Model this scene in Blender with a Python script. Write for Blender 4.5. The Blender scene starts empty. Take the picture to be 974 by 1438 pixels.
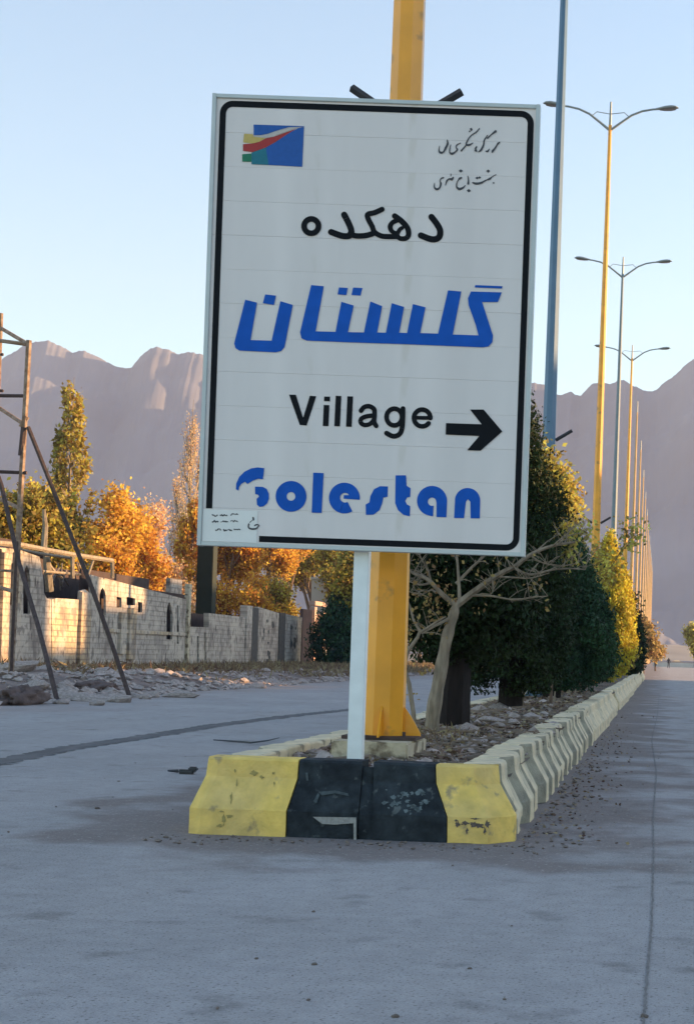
import bpy, bmesh, math, random
import numpy as np
from mathutils import Vector, Matrix, noise
from mathutils.geometry import tessellate_polygon

# ------------------------------------------------------------------ camera, sky, sun
SC = bpy.context.scene
COL = SC.collection
H, F, ROLL = 1.4, 2200.0, math.radians(2.0)
CR, SR = math.cos(ROLL), math.sin(ROLL)

cam = bpy.data.cameras.new("camera")
cam.sensor_width = 36; cam.sensor_fit = 'AUTO'
cam.lens = 36 * F / 1438
cam.shift_x = -440 / 1438; cam.shift_y = 207 / 1438
cam.clip_start = .1; cam.clip_end = 20000
co = bpy.data.objects.new("camera", cam); COL.objects.link(co)
co.matrix_world = Matrix.Translation((0, 0, H)) @ Matrix.Rotation(math.radians(90), 4, 'X') @ Matrix.Rotation(ROLL, 4, 'Z')
SC.camera = co

SUN_AZ, SUN_EL = math.radians(70), math.radians(9)
wd = bpy.data.worlds.new("World"); SC.world = wd; wd.use_nodes = True
nt = wd.node_tree; nt.nodes.clear()
sky = nt.nodes.new('ShaderNodeTexSky'); sky.sky_type = 'NISHITA'; sky.sun_disc = False
sky.sun_elevation = SUN_EL; sky.sun_rotation = SUN_AZ
sky.altitude = 1700; sky.air_density = 1.3; sky.dust_density = 1.3; sky.ozone_density = 1.6
bg = nt.nodes.new('ShaderNodeBackground'); bg.inputs[1].default_value = .15
wo = nt.nodes.new('ShaderNodeOutputWorld')
nt.links.new(sky.outputs[0], bg.inputs[0]); nt.links.new(bg.outputs[0], wo.inputs[0])
sl = bpy.data.lights.new("sun", 'SUN'); sl.energy = 5.0; sl.angle = math.radians(.4); sl.color = (1, .62, .29)
so = bpy.data.objects.new("sun", sl); COL.objects.link(so)
sdir = Vector((math.sin(SUN_AZ) * math.cos(SUN_EL), math.cos(SUN_AZ) * math.cos(SUN_EL), math.sin(SUN_EL)))
so.rotation_euler = sdir.to_track_quat('Z', 'Y').to_euler(); so.location = (60, 40, 40)
SC.view_settings.view_transform = 'Standard'; SC.view_settings.look = 'None'
SC.view_settings.exposure = 1.5; SC.view_settings.gamma = 1

R = random.Random(7)
NP = np.random.RandomState(11)

def W(u, v, Y):
    """surveyed bearing (u, v) of the photograph -> the real point on it at distance Y"""
    ix, iy = u - 927, 926 - v
    return Vector(((ix * CR - iy * SR) * Y / F, Y, H + (ix * SR + iy * CR) * Y / F))
def G(u, v, z=0.0):
    ix, iy = u - 927, 926 - v
    d = (ix * SR + iy * CR)
    return W(u, v, (z - H) * F / d)
def WX(u, v, X):
    ix, iy = u - 927, 926 - v
    return W(u, v, X * F / (ix * CR - iy * SR))

# ------------------------------------------------------------------ materials
def mat(name, col, rough=.8, var=.0, scale=6, bump=0, bscale=40, metal=0, col2=None, scale2=None, spec=.3, stain=None, island=0, trans=0, dist=.02, stretch=None):
    m = bpy.data.materials.new(name); m.use_nodes = True
    t = m.node_tree; L = t.links.new
    b = t.nodes['Principled BSDF']; b.inputs['Roughness'].default_value = rough
    b.inputs['Metallic'].default_value = metal; b.inputs['Specular IOR Level'].default_value = spec
    tc = t.nodes.new('ShaderNodeTexCoord'); vec = tc.outputs['Object']
    if stretch:
        mp = t.nodes.new('ShaderNodeMapping'); mp.inputs['Scale'].default_value = stretch
        L(vec, mp.inputs[0]); vec = mp.outputs[0]
    def nz(s, det=6):
        n = t.nodes.new('ShaderNodeTexNoise'); n.inputs['Scale'].default_value = s; n.inputs['Detail'].default_value = det
        L(vec, n.inputs['Vector']); return n.outputs['Fac']
    def ramp(fac, a, bb):
        mr = t.nodes.new('ShaderNodeMapRange'); mr.inputs[1].default_value = a; mr.inputs[2].default_value = bb
        L(fac, mr.inputs[0]); return mr.outputs[0]
    def mix(fac, a, bcol, mode='MIX'):
        mx = t.nodes.new('ShaderNodeMix'); mx.data_type = 'RGBA'; mx.blend_type = mode
        if isinstance(fac, float): mx.inputs[0].default_value = fac
        else: L(fac, mx.inputs[0])
        for s, c in ((6, a), (7, bcol)):
            if isinstance(c, tuple): mx.inputs[s].default_value = (*c, 1)
            else: L(c, mx.inputs[s])
        return mx.outputs[2]
    c = tuple(col)
    if col2: c = mix(ramp(nz(scale2 or scale), .38, .62), c, tuple(col2))
    if stain: c = mix(ramp(nz(stain[1], 8), stain[2], stain[2] + .08), c, tuple(stain[0]))
    if var:
        g = t.nodes.new('ShaderNodeMapRange'); g.inputs[3].default_value = 1 - var; g.inputs[4].default_value = 1 + var
        g.inputs[1].default_value = .3; g.inputs[2].default_value = .7
        L(nz(scale * 1.7, 9), g.inputs[0])
        vm = t.nodes.new('ShaderNodeVectorMath'); vm.operation = 'SCALE'
        if isinstance(c, tuple): vm.inputs[0].default_value = c
        else: L(c, vm.inputs[0])
        L(g.outputs[0], vm.inputs['Scale']); c = vm.outputs[0]
    if island:
        ge = t.nodes.new('ShaderNodeNewGeometry')
        hs = t.nodes.new('ShaderNodeHueSaturation')
        g = t.nodes.new('ShaderNodeMapRange'); g.inputs[3].default_value = 1 - island; g.inputs[4].default_value = 1 + island
        L(ge.outputs['Random Per Island'], g.inputs[0]); L(g.outputs[0], hs.inputs['Value'])
        g2 = t.nodes.new('ShaderNodeMapRange'); g2.inputs[3].default_value = .5 - island * .07; g2.inputs[4].default_value = .5 + island * .07
        L(ge.outputs['Random Per Island'], g2.inputs[0]); L(g2.outputs[0], hs.inputs['Hue'])
        if isinstance(c, tuple): hs.inputs['Color'].default_value = (*c, 1)
        else: L(c, hs.inputs['Color'])
        c = hs.outputs[0]
    if isinstance(c, tuple): b.inputs['Base Color'].default_value = (*c, 1)
    else: L(c, b.inputs['Base Color'])
    if bump:
        bp = t.nodes.new('ShaderNodeBump'); bp.inputs['Strength'].default_value = bump; bp.inputs['Distance'].default_value = dist
        L(nz(bscale, 8), bp.inputs['Height']); L(bp.outputs[0], b.inputs['Normal'])
    if trans:
        tr = t.nodes.new('ShaderNodeBsdfTranslucent'); ms = t.nodes.new('ShaderNodeMixShader'); ms.inputs[0].default_value = trans
        if isinstance(c, tuple): tr.inputs[0].default_value = (*c, 1)
        else: L(c, tr.inputs[0])
        L(b.outputs[0], ms.inputs[1]); L(tr.outputs[0], ms.inputs[2]); L(ms.outputs[0], t.nodes['Material Output'].inputs[0])
    return m

M = {}
def wall_mat(name, c1, c2, dark):
    m = bpy.data.materials.new(name); m.use_nodes = True; t = m.node_tree; L = t.links.new; b = t.nodes['Principled BSDF']; b.inputs['Roughness'].default_value = .95; b.inputs['Specular IOR Level'].default_value = .1
    tc = t.nodes.new('ShaderNodeTexCoord'); sx = t.nodes.new('ShaderNodeSeparateXYZ'); cx = t.nodes.new('ShaderNodeCombineXYZ'); L(tc.outputs['Object'], sx.inputs[0]); L(sx.outputs[1], cx.inputs[0]); L(sx.outputs[2], cx.inputs[1])
    br = t.nodes.new('ShaderNodeTexBrick'); br.inputs['Scale'].default_value = 1; br.inputs['Brick Width'].default_value = .42; br.inputs['Row Height'].default_value = .21; br.inputs['Mortar Size'].default_value = .022; br.inputs['Bias'].default_value = 0
    br.inputs['Color1'].default_value = (*c1, 1); br.inputs['Color2'].default_value = (*c2, 1); br.inputs['Mortar'].default_value = (*dark, 1); L(cx.outputs[0], br.inputs['Vector'])
    c = br.outputs[0]
    for sc, st, lo, hi, col in ((1.1, (1, .5), .53, .62, (.21, .17, .15)), (.5, (1, .8), .48, .58, (.58, .50, .42)), (4.5, (1, .6), .52, .60, (.24, .20, .175)), (2.6, (1, .3), .60, .65, (.09, .07, .065))):
        mp = t.nodes.new('ShaderNodeMapping'); mp.inputs['Scale'].default_value = (st[0], st[1], 1); L(cx.outputs[0], mp.inputs[0])
        n = t.nodes.new('ShaderNodeTexNoise'); n.inputs['Scale'].default_value = sc; n.inputs['Detail'].default_value = 9; L(mp.outputs[0], n.inputs['Vector'])
        r = t.nodes.new('ShaderNodeMapRange'); r.inputs[1].default_value = lo; r.inputs[2].default_value = hi; r.inputs[4].default_value = .75; L(n.outputs['Fac'], r.inputs[0])
        mx = t.nodes.new('ShaderNodeMix'); mx.data_type = 'RGBA'; L(r.outputs[0], mx.inputs[0]); L(c, mx.inputs[6]); mx.inputs[7].default_value = (*col, 1); c = mx.outputs[2]
    L(c, b.inputs['Base Color']); bp = t.nodes.new('ShaderNodeBump'); bp.inputs['Distance'].default_value = .03; bp.inputs['Strength'].default_value = .8; L(br.outputs['Fac'], bp.inputs['Height']); bp.invert = True; L(bp.outputs[0], b.inputs['Normal'])
    return m
M['yellow_paint'] = mat('yellow_paint', (.86, .35, .012), .33, .12, 1.5, .03, 12, spec=.6, stain=((.5, .22, .03), 4, .62))
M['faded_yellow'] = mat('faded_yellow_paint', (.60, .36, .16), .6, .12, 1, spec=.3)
M['blue_paint'] = mat('blue_paint', (.085, .17, .27), .4, .08, 2, spec=.5)
M['grey_paint'] = mat('grey_paint', (.16, .21, .24), .45, .08, 2, spec=.5)
M['lamp_grey'] = mat('lamp_grey', (.26, .28, .28), .5, .1, 4, spec=.5)
M['lamp_glass'] = mat('lamp_glass', (.3, .3, .28), .2)
M['dark_steel'] = mat('dark_steel', (.035, .035, .04), .55, .2, 8, spec=.5)
M['rust'] = mat('rusty_steel', (.22, .13, .08), .75, .3, 6, .2, 60, col2=(.33, .24, .18))
M['rust_dark'] = mat('rusty_dark_steel', (.07, .045, .04), .75, .3, 6, .2, 60)
M['sign_white'] = mat('sign_white_sheet', (.77, .70, .68), .5, .05, 1.3, .05, 2, spec=.3, col2=(.74, .67, .65), scale2=1.4, stretch=(1.6, 1, .35), stain=((.70, .63, .59), 3.5, .63))
M['sign_edge'] = mat('sign_edge_aluminium', (.52, .55, .55), .4, .05, 3, metal=.1)
M['sign_black'] = mat('sign_black_vinyl', (.006, .007, .010), .6, .1, 4, spec=.12)
M['sign_blue'] = mat('sign_blue_vinyl', (.008, .095, .46), .6, .10, 5, spec=.15)
M['sticker'] = mat('sign_patch_white', (.80, .78, .75), .5, .03, 5)
M['ink'] = mat('thin_black_ink', (.06, .06, .07), .5, .2, 30)
for n, c in (('logo_blue', (.01, .09, .36)), ('logo_teal', (.01, .16, .22)), ('logo_cream', (.5, .45, .42)), ('logo_yellow', (.55, .40, .12)), ('logo_red', (.38, .03, .03)), ('logo_green', (.01, .17, .09))):
    M[n] = mat(n, c, .4, .08, 20)
M['post_white'] = mat('white_post_paint', (.82, .84, .84), .4, .05, 5, spec=.5)
M['barrier_yellow'] = mat('yellow_painted_concrete', (.86, .58, .15), .75, .14, 5, .4, 40, col2=(.72, .50, .18), scale2=2.2, stain=((.40, .29, .15), 6, .60), spec=.15)
M['barrier_black'] = mat('black_painted_concrete', (.020, .024, .029), .8, .4, 6, .6, 30, col2=(.035, .042, .048), scale2=3, stain=((.10, .11, .11), 11, .62), spec=.15)
M['barrier_pale'] = mat('faded_cream_concrete', (.82, .66, .43), .9, .16, 4, .6, 40, col2=(.64, .54, .38), scale2=1.2, stain=((.30, .25, .18), 5, .60), spec=.1)
M['groove_shade_grime'] = mat('shaded_grimy_groove_concrete', (.36, .32, .23), .9, .2, 5, .5, 40, col2=(.27, .24, .18), scale2=3)
M['chip'] = mat('bare_concrete_chip', (.33, .31, .29), .9, .2, 20, .5, 60)
M['footing'] = mat('footing_concrete', (.54, .45, .32), .9, .15, 5, .6, 30, stain=((.20, .15, .10), 4.5, .54))
M['soil'] = mat('median_soil', (.10, .065, .05), .95, .35, 3, 1, 25, col2=(.19, .15, .115), scale2=1.5)
M['rock'] = mat('pale_rock', (.48, .38, .34), .9, .2, 8, .6, 30, col2=(.32, .26, .23))
M['rock_brown'] = mat('brown_rock', (.20, .155, .13), .9, .2, 8, .6, 30)
M['litter'] = mat('dry_leaf_litter', (.25, .165, .11), .9, 0, island=.6)
M['twig'] = mat('dry_twig', (.24, .18, .14), .9, .3, 8)
M['berm'] = mat('roadside_earth', (.19, .135, .115), .95, .3, .8, 1, 8, col2=(.30, .23, .20), scale2=.5, dist=.1)
M['heap'] = mat('dark_earth_heap', (.13, .09, .08), .95, .25, 3, 1, 12)
M['dry_grass'] = mat('dry_grass', (.24, .17, .10), .9, 0, island=.5, trans=.2)
M['bark_pale'] = mat('pale_bark', (.31, .25, .185), .85, .3, 12, .6, 40, col2=(.22, .17, .12), stretch=(1, 1, .25))
M['bark_dark'] = mat('dark_bark', (.018, .012, .011), .9, .3, 12, .6, 40, stretch=(1, 1, .25))
M['bark_mid'] = mat('brown_bark', (.14, .09, .06), .9, .3, 8)
def leafm(n, c, c2, isl=.45, tr=.3, sc=1.3): return mat(n, c, .65, 0, sc, col2=c2, island=isl, trans=tr, spec=.2)
M['cyp_dark'] = leafm('dark_cypress_leaf', (.018, .032, .010), (.030, .045, .014), .5, .12)
M['cyp_green'] = leafm('green_cypress_leaf', (.042, .085, .032), (.022, .055, .028), .6, .2)
M['cyp_gold'] = leafm('golden_cypress_leaf', (.66, .52, .06), (.42, .34, .05), .4, .3)
M['olive'] = leafm('olive_green_leaf', (.62, .50, .12), (.32, .27, .07), .5, .45)
M['pine_gold'] = leafm('yellow_green_leaf', (.46, .34, .07), (.24, .19, .05), .5, .45, .5)
M['orange_leaf'] = leafm('orange_autumn_leaf', (.70, .35, .05), (.52, .26, .05), .4, .45, .5)
M['yellow_leaf'] = leafm('yellow_autumn_leaf', (.72, .44, .08), (.58, .32, .06), .4, .45, .5)
M['rose_leaf'] = leafm('rosy_brown_leaf', (.80, .52, .30), (.66, .42, .22), .4, .4, .5)
M['dull_leaf'] = leafm('dull_brown_leaf', (.18, .12, .05), (.12, .09, .04), .5, .3, .5)
M['tan_leaf'] = leafm('tan_leaf', (.42, .27, .11), (.30, .22, .08), .35, .35, .8)
M['block_wall'] = mat('grey_block_wall', (.36, .33, .29), .95, .16, .8, .5, 10, col2=(.29, .26, .24), scale2=.9, stain=((.16, .13, .12), .9, .62))
M['block_wall'] = wall_mat('grey_block_wall', (.52, .44, .37), (.42, .355, .31), (.36, .305, .26))
M['plaster'] = wall_mat('cream_plaster', (.55, .42, .28), (.47, .36, .24), (.33, .24, .17))
M['dark_room'] = mat('dark_interior', (.07, .045, .04), .95, .2, 2)
M['pier_dark'] = mat('dark_stone_pier', (.085, .075, .07), .9, .2, 3, .4, 20)
M['gate_red'] = mat('red_brown_gate', (.11, .06, .055), .7, .2, 2)
M['pink_trim'] = mat('pinkish_trim', (.45, .30, .25), .9, .1, 3)
M['column_dark'] = mat('dark_green_column', (.012, .018, .012), .7, .1, 2)
M['house'] = mat('pale_house_wall', (.42, .38, .33), .9, .1, .5)
M['glass'] = mat('dark_window_glass', (.03, .035, .04), .1, spec=.6)
M['mountain'] = mat('bare_mountain_rock', (.215, .205, .225), .95, .12, .004, 0, col2=(.19, .18, .20), scale2=.003)
M['plain'] = mat('distant_plain', (.30, .25, .20), .95, .15, .02)
M['white_wall'] = mat('distant_white_wall', (.5, .46, .42), .9, .1, .5)
M['cloth'] = mat('dark_clothes', (.02, .02, .025), .9)
M['tar'] = mat('tar_seam', (.12, .11, .11), .85, .3, 3, .4, 60, stretch=(1, .2, 1))
M['crack'] = mat('road_crack_fill', (.20, .18, .17), .9, .3, 5)

def ground_mat(name, kind):
    m = bpy.data.materials.new(name); m.use_nodes = True
    t = m.node_tree; L = t.links.new; b = t.nodes['Principled BSDF']
    b.inputs['Roughness'].default_value = .9; b.inputs['Specular IOR Level'].default_value = .2
    tc = t.nodes.new('ShaderNodeTexCoord')
    def nz(s, det=8, st=(1, 1, 1)):
        mp = t.nodes.new('ShaderNodeMapping'); mp.inputs['Scale'].default_value = st
        L(tc.outputs['Object'], mp.inputs[0])
        n = t.nodes.new('ShaderNodeTexNoise'); n.inputs['Scale'].default_value = s; n.inputs['Detail'].default_value = det
        L(mp.outputs[0], n.inputs['Vector']); return n.outputs['Fac']
    def math_(op, a, bb=None, cc=None):
        n = t.nodes.new('ShaderNodeMath'); n.operation = op
        for i, x in enumerate((a, bb, cc)):
            if x is None: continue
            if isinstance(x, (int, float)): n.inputs[i].default_value = x
            else: L(x, n.inputs[i])
        return n.outputs[0]
    def mr(x, a, bb, c=0, d=1):
        n = t.nodes.new('ShaderNodeMapRange'); n.inputs[1].default_value = a; n.inputs[2].default_value = bb
        n.inputs[3].default_value = c; n.inputs[4].default_value = d; L(x, n.inputs[0]); return n.outputs[0]
    def mix(f, a, c):
        n = t.nodes.new('ShaderNodeMix'); n.data_type = 'RGBA'; L(f, n.inputs[0])
        for s, q in ((6, a), (7, c)):
            if isinstance(q, tuple): n.inputs[s].default_value = (*q, 1)
            else: L(q, n.inputs[s])
        return n.outputs[2]
    if kind == 'road':
        c = mix(mr(nz(.35), .4, .62), (.39, .355, .345), (.34, .31, .30))
        c = mix(mr(nz(1.1, 10, (1, .12, 1)), .46, .66), c, (.36, .325, .31))
        c = mix(mr(nz(2.2, 12), .60, .72), c, (.235, .212, .20))
        sx = t.nodes.new('ShaderNodeSeparateXYZ'); L(tc.outputs['Object'], sx.inputs[0])
        X, Y = sx.outputs[0], sx.outputs[1]
        # dust swept against the barrier foot and the shoulder
        dx = math_('ABSOLUTE', math_('ADD', X, 2.25)); dx = math_('MAXIMUM', math_('SUBTRACT', dx, 1.2), 0)
        dy = math_('MAXIMUM', math_('SUBTRACT', 11.5, Y), 0)
        d = math_('SQRT', math_('ADD', math_('MULTIPLY', dx, dx), math_('MULTIPLY', dy, dy)))
        d = math_('SUBTRACT', d, mr(nz(.9, 6), .35, .65, -.1, 1.5))
        c = mix(mr(d, 0, .8, .8, 0), c, (.20, .155, .138))
        e = math_('ADD', math_('ADD', X, 13.3), mr(nz(.3, 6), .3, .7, -1.2, 1.2))
        c = mix(mr(e, -.3, 2.2, .85, 0), c, (.31, .25, .23))
        f = nz(30, 6)
        def mul(c, x):
            vm = t.nodes.new('ShaderNodeVectorMath'); vm.operation = 'SCALE'; L(c, vm.inputs[0]); L(x, vm.inputs['Scale']); return vm.outputs[0]
        c = mix(mr(f, .60, .68), c, (.40, .365, .34)); c = mix(mr(nz(55, 3), .60, .66), c, (.17, .15, .14))
        c = mul(c, mr(nz(110, 4), .3, .7, .80, 1.2)); c = mul(c, mr(nz(7, 10), .3, .7, .92, 1.08)); c = mul(c, mr(nz(1.6, 8, (1, .35, 1)), .3, .7, .94, 1.06))
        vo = t.nodes.new('ShaderNodeTexVoronoi'); vo.feature = 'DISTANCE_TO_EDGE'; vo.inputs['Scale'].default_value = .55
        wn = t.nodes.new('ShaderNodeVectorMath'); wn.operation = 'ADD'; wc = t.nodes.new('ShaderNodeTexNoise'); wc.inputs['Scale'].default_value = 1.2; wc.inputs['Detail'].default_value = 8
        L(tc.outputs['Object'], wc.inputs['Vector']); L(tc.outputs['Object'], wn.inputs[0]); L(wc.outputs['Color'], wn.inputs[1]); L(wn.outputs[0], vo.inputs['Vector'])
        ck = math_('MULTIPLY', mr(vo.outputs['Distance'], .0, .006, 1, 0), mr(nz(.5, 4), .50, .60, 0, .3)); c = mix(ck, c, (.15, .13, .12))
    else:
        c = mix(mr(nz(.05), .4, .6), (.27, .225, .18), (.21, .18, .15)); c = mix(mr(nz(1.5), .55, .7), c, (.15, .13, .11))
        f = nz(6)
    L(c, b.inputs['Base Color'])
    bp = t.nodes.new('ShaderNodeBump'); bp.inputs['Strength'].default_value = .5; bp.inputs['Distance'].default_value = .01
    L(f, bp.inputs['Height']); L(bp.outputs[0], b.inputs['Normal'])
    return m
M['asphalt'] = ground_mat('asphalt', 'road'); M['ground'] = ground_mat('dusty_ground', 'g')

# ------------------------------------------------------------------ object helpers
def mesh_obj(name, V, Fc, m, parent=None, loc=None, smooth=False):
    me = bpy.data.meshes.new(name); me.from_pydata([tuple(v) for v in V], [], [tuple(f) for f in Fc]); me.update()
    return link(name, me, m, parent, loc, smooth)
def link(name, me, m, parent=None, loc=None, smooth=False):
    if m is not None:
        me.materials.clear()
        me.materials.append(M[m] if isinstance(m, str) else m)
    if smooth: me.polygons.foreach_set('use_smooth', [True] * len(me.polygons))
    o = bpy.data.objects.new(name, me); COL.objects.link(o)
    if parent: o.parent = parent
    if loc is not None: o.location = loc
    return o
def tag(o, label=None, cat=None, group=None, kind=None):
    if label: o['label'] = label
    if cat: o['category'] = cat
    if group: o['group'] = group
    if kind: o['kind'] = kind
    return o
def thing(name, label, cat, loc=(0, 0, 0), rz=0, group=None):
    o = bpy.data.objects.new(name, None); COL.objects.link(o); o.location = loc; o.rotation_euler = (0, 0, rz)
    o.empty_display_size = .3
    return tag(o, label, cat, group)
def copy_tree(o, parent=None):
    c = o.copy(); COL.objects.link(c)
    if parent: c.parent = parent
    for ch in [x for x in COL.objects if x.parent == o]: copy_tree(ch, c)
    return c
class MB:
    def __init__(s): s.v = []; s.f = []
    def add(s, V, Fc):
        k = len(s.v); s.v += [tuple(x) for x in V]; s.f += [tuple(i + k for i in f) for f in Fc]
    def box(s, x0, x1, y0, y1, z0, z1, b=0):
        if b:
            bm = bmesh.new(); bmesh.ops.create_cube(bm, size=1)
            for v in bm.verts: v.co = Vector(((x0 + x1) / 2 + v.co.x * (x1 - x0), (y0 + y1) / 2 + v.co.y * (y1 - y0), (z0 + z1) / 2 + v.co.z * (z1 - z0)))
            bmesh.ops.bevel(bm, geom=bm.edges[:], offset=b, segments=2, affect='EDGES')
            bm.verts.index_update(); s.add([v.co[:] for v in bm.verts], [[v.index for v in f.verts] for f in bm.faces]); bm.free(); return
        s.add([(x, y, z) for z in (z0, z1) for y in (y0, y1) for x in (x0, x1)],
              [(0, 2, 3, 1), (4, 5, 7, 6), (0, 1, 5, 4), (2, 6, 7, 3), (0, 4, 6, 2), (1, 3, 7, 5)])
    def tube(s, pts, rad, n=6, cap=True, ph=0):
        pts = [Vector(p) for p in pts]
        if not isinstance(rad, (list, tuple)): rad = [rad] * len(pts)
        V = []; a = None
        for i, p in enumerate(pts):
            d = (pts[min(i + 1, len(pts) - 1)] - pts[max(i - 1, 0)])
            if d.length < 1e-9: d = Vector((0, 0, 1))
            d.normalize()
            if a is None: a = d.orthogonal().normalized() if abs(d.z) < .999 else Vector((1, 0, 0))
            a = (a - d * a.dot(d)); a = a.normalized() if a.length > 1e-6 else d.orthogonal().normalized()
            b = d.cross(a)
            for k in range(n):
                t = 2 * math.pi * k / n + ph
                V.append(p + (a * math.cos(t) + b * math.sin(t)) * rad[i])
        Fc = [(i * n + k, i * n + (k + 1) % n, (i + 1) * n + (k + 1) % n, (i + 1) * n + k) for i in range(len(pts) - 1) for k in range(n)]
        if cap: Fc += [tuple(range(n))[::-1], tuple(range((len(pts) - 1) * n, len(pts) * n))]
        s.add(V, Fc)
    def bar(s, p, q, w, h=None):
        h = h or w; s.tube([p, q], math.hypot(w, h) / 2, 4, ph=math.pi / 4)
    def build(s, name, m, parent=None, loc=None, smooth=False):
        return mesh_obj(name, s.v, s.f, m, parent, loc, smooth)

def scatter_quads(name, P, size, m, parent=None, aspect=2.0, flat=0.0, up=0.0, loc=None, kind=None, rs=NP):
    """many small leaf-shaped faces (rhombi) at the points P"""
    n = len(P); P = np.asarray(P, dtype=np.float64)
    a = rs.normal(size=(n, 3)); a[:, 2] = a[:, 2] * (1 - flat) + up * np.abs(rs.normal(size=n)) * 1.6
    a /= np.linalg.norm(a, axis=1)[:, None] + 1e-9
    b = rs.normal(size=(n, 3)); b[:, 2] *= (1 - flat)
    b -= a * (a * b).sum(1)[:, None]; b /= np.linalg.norm(b, axis=1)[:, None] + 1e-9
    sz = (size * (.6 + .8 * rs.rand(n)))[:, None]
    V = np.empty((n, 4, 3)); w = sz / aspect
    V[:, 0] = P - a * sz * .5; V[:, 1] = P + b * w * .5 - a * sz * .05; V[:, 2] = P + a * sz * .5; V[:, 3] = P - b * w * .5 - a * sz * .05
    me = bpy.data.meshes.new(name)
    me.vertices.add(n * 4); me.vertices.foreach_set('co', V.reshape(-1))
    me.loops.add(n * 4); me.loops.foreach_set('vertex_index', np.arange(n * 4, dtype=np.int32))
    me.polygons.add(n); me.polygons.foreach_set('loop_start', np.arange(0, n * 4, 4, dtype=np.int32))
    me.polygons.foreach_set('loop_total', np.full(n, 4, dtype=np.int32)); me.update(calc_edges=True)
    o = link(name, me, m, parent, loc)
    if kind: o['kind'] = kind
    return o

ORD = ['first', 'second', 'third', 'fourth', 'fifth', 'sixth', 'seventh', 'eighth', 'ninth', 'tenth', 'eleventh', 'twelfth', 'thirteenth',
       'fourteenth', 'fifteenth', 'sixteenth', 'seventeenth', 'eighteenth', 'nineteenth', 'twentieth']

def grid(name, xs, ys, zf, m, parent=None, smooth=True):
    V = [(x, y, zf(x, y)) for y in ys for x in xs]; n = len(xs)
    Fc = [(j * n + i, j * n + i + 1, (j + 1) * n + i + 1, (j + 1) * n + i) for j in range(len(ys) - 1) for i in range(n - 1)]
    return mesh_obj(name, V, Fc, m, parent, smooth=smooth)
def nz(x, y, z=0, s=1.0): return noise.noise(Vector((x * s, y * s, z)))
def fbm(x, y, s, o=4, z=0.0):
    a, t = 1, 0
    for i in range(o): t += a * noise.noise(Vector((x * s, y * s, z + i * 7.3))); s *= 2.05; a *= .5
    return t

# ------------------------------------------------------------------ terrain and mountains
tag(grid('ground', [-1450, -900, -200, -60, -14, 0, 14, 60, 200, 630], [-60, -10, 20, 60, 110, 200, 400, 700, 1200, 2400], lambda x, y: -.03, 'ground'), kind='structure')
tag(grid('road', [-13.6, -8, -3, 0, 3, 8, 15], [-12, 0, 10, 20, 40, 80, 140, 260, 600], lambda x, y: 0.0, 'asphalt'), kind='structure')

ridge = [(-900, 640), (-600, 560), (-350, 590), (-150, 530), (-60, 512), (0, 505), (19, 495), (35, 484), (52, 480), (68, 478), (86, 486), (102, 495), (118, 492), (140, 502), (159, 513), (170, 516), (178, 517),
         (185, 516), (194, 505), (204, 494), (213, 489), (223, 487), (237, 491), (251, 498), (264, 494), (283, 498), (330, 520), (390, 512), (460, 540), (530, 522), (600, 545),
         (690, 528), (742, 537), (752, 538), (764, 540), (775, 551), (786, 555), (800, 550), (807, 554), (814, 556), (829, 540), (843, 537), (850, 539), (858, 539), (866, 535), (875, 534),
         (885, 540), (894, 544), (908, 550), (920, 549), (932, 537), (947, 527), (959, 515), (974, 503), (1010, 480), (1060, 470), (1150, 500), (1300, 440), (1600, 520), (2100, 600), (2700, 700)]
def ridge_v(u):
    for (a, b), (c, d) in zip(ridge, ridge[1:]):
        if a <= u <= c: return b + (d - b) * (u - a) / (c - a)
    return ridge[0][1] if u < ridge[0][0] else ridge[-1][1]
RD = 2000.0
V = []; us = np.arange(-420, 1500, 2.5); NT = 46
for u in us:
    p = W(u, ridge_v(u) + 1.6 * nz(u, 0, 3, .23) + 1.5 * nz(u, 4, 3, .09), RD)
    hz = p.z; X = p.x
    for j in range(NT):
        t = j / (NT - 1)
        d = 1.0 - t                                   # 0 ridge .. 1 foot
        k = fbm(X, d * 1500, .0032, 5)
        z = hz * (1 - d) ** 1.35 + (k * 42 + abs(nz(X, 0, 1, .006)) * 22) * min(1, d * 6) * (1 - d) * .8
        z += fbm(X, d * 900, .014, 4, 20) * 13 * min(1, d * 5)
        z = min(z, hz * (1 - d * .35)) if d > 0 else z
        y = RD - d * 900
        V.append((X * (1 - d * .35), y, max(z, -3)))
    V.append((X * 1.05, RD + 350, hz * .4))
n = NT + 1
Fc = [(i * n + j, (i + 1) * n + j, (i + 1) * n + j + 1, i * n + j + 1) for i in range(len(us) - 1) for j in range(NT)]
# order each column foot -> ridge -> back
tag(mesh_obj('mountain_range', V, Fc, 'mountain', smooth=True), kind='structure')
# low pale foothill at the end of the road
tag(grid('foothill', list(np.arange(-160, 260, 8.0)), list(np.arange(700, 1000, 20.0)),
         lambda x, y: (9.5 + 3 * nz(x, 0, 4, .02)) * math.sin(math.pi * (y - 690) / 320) + .6 * nz(x, y, 0, .05), 'plain'), kind='structure')

# ------------------------------------------------------------------ roadside strip on the left (earth, rubble)
def berm_z(x, y):
    t = min(1, max(0, (-13.2 - x) / 3.2)); t = t * t * (3 - 2 * t)
    return -.02 + t * (.27 + .10 * nz(x, y, 0, .45)) + t * .10 * max(0, nz(x, y, 5, 1.4)) + t * .18 * max(0, 1 - abs(y - 44) / 14)
tag(grid('roadside_earth', list(np.arange(-23.5, -12.6, .3)), list(np.arange(24, 150, .45)), berm_z, 'berm'), kind='structure')

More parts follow.
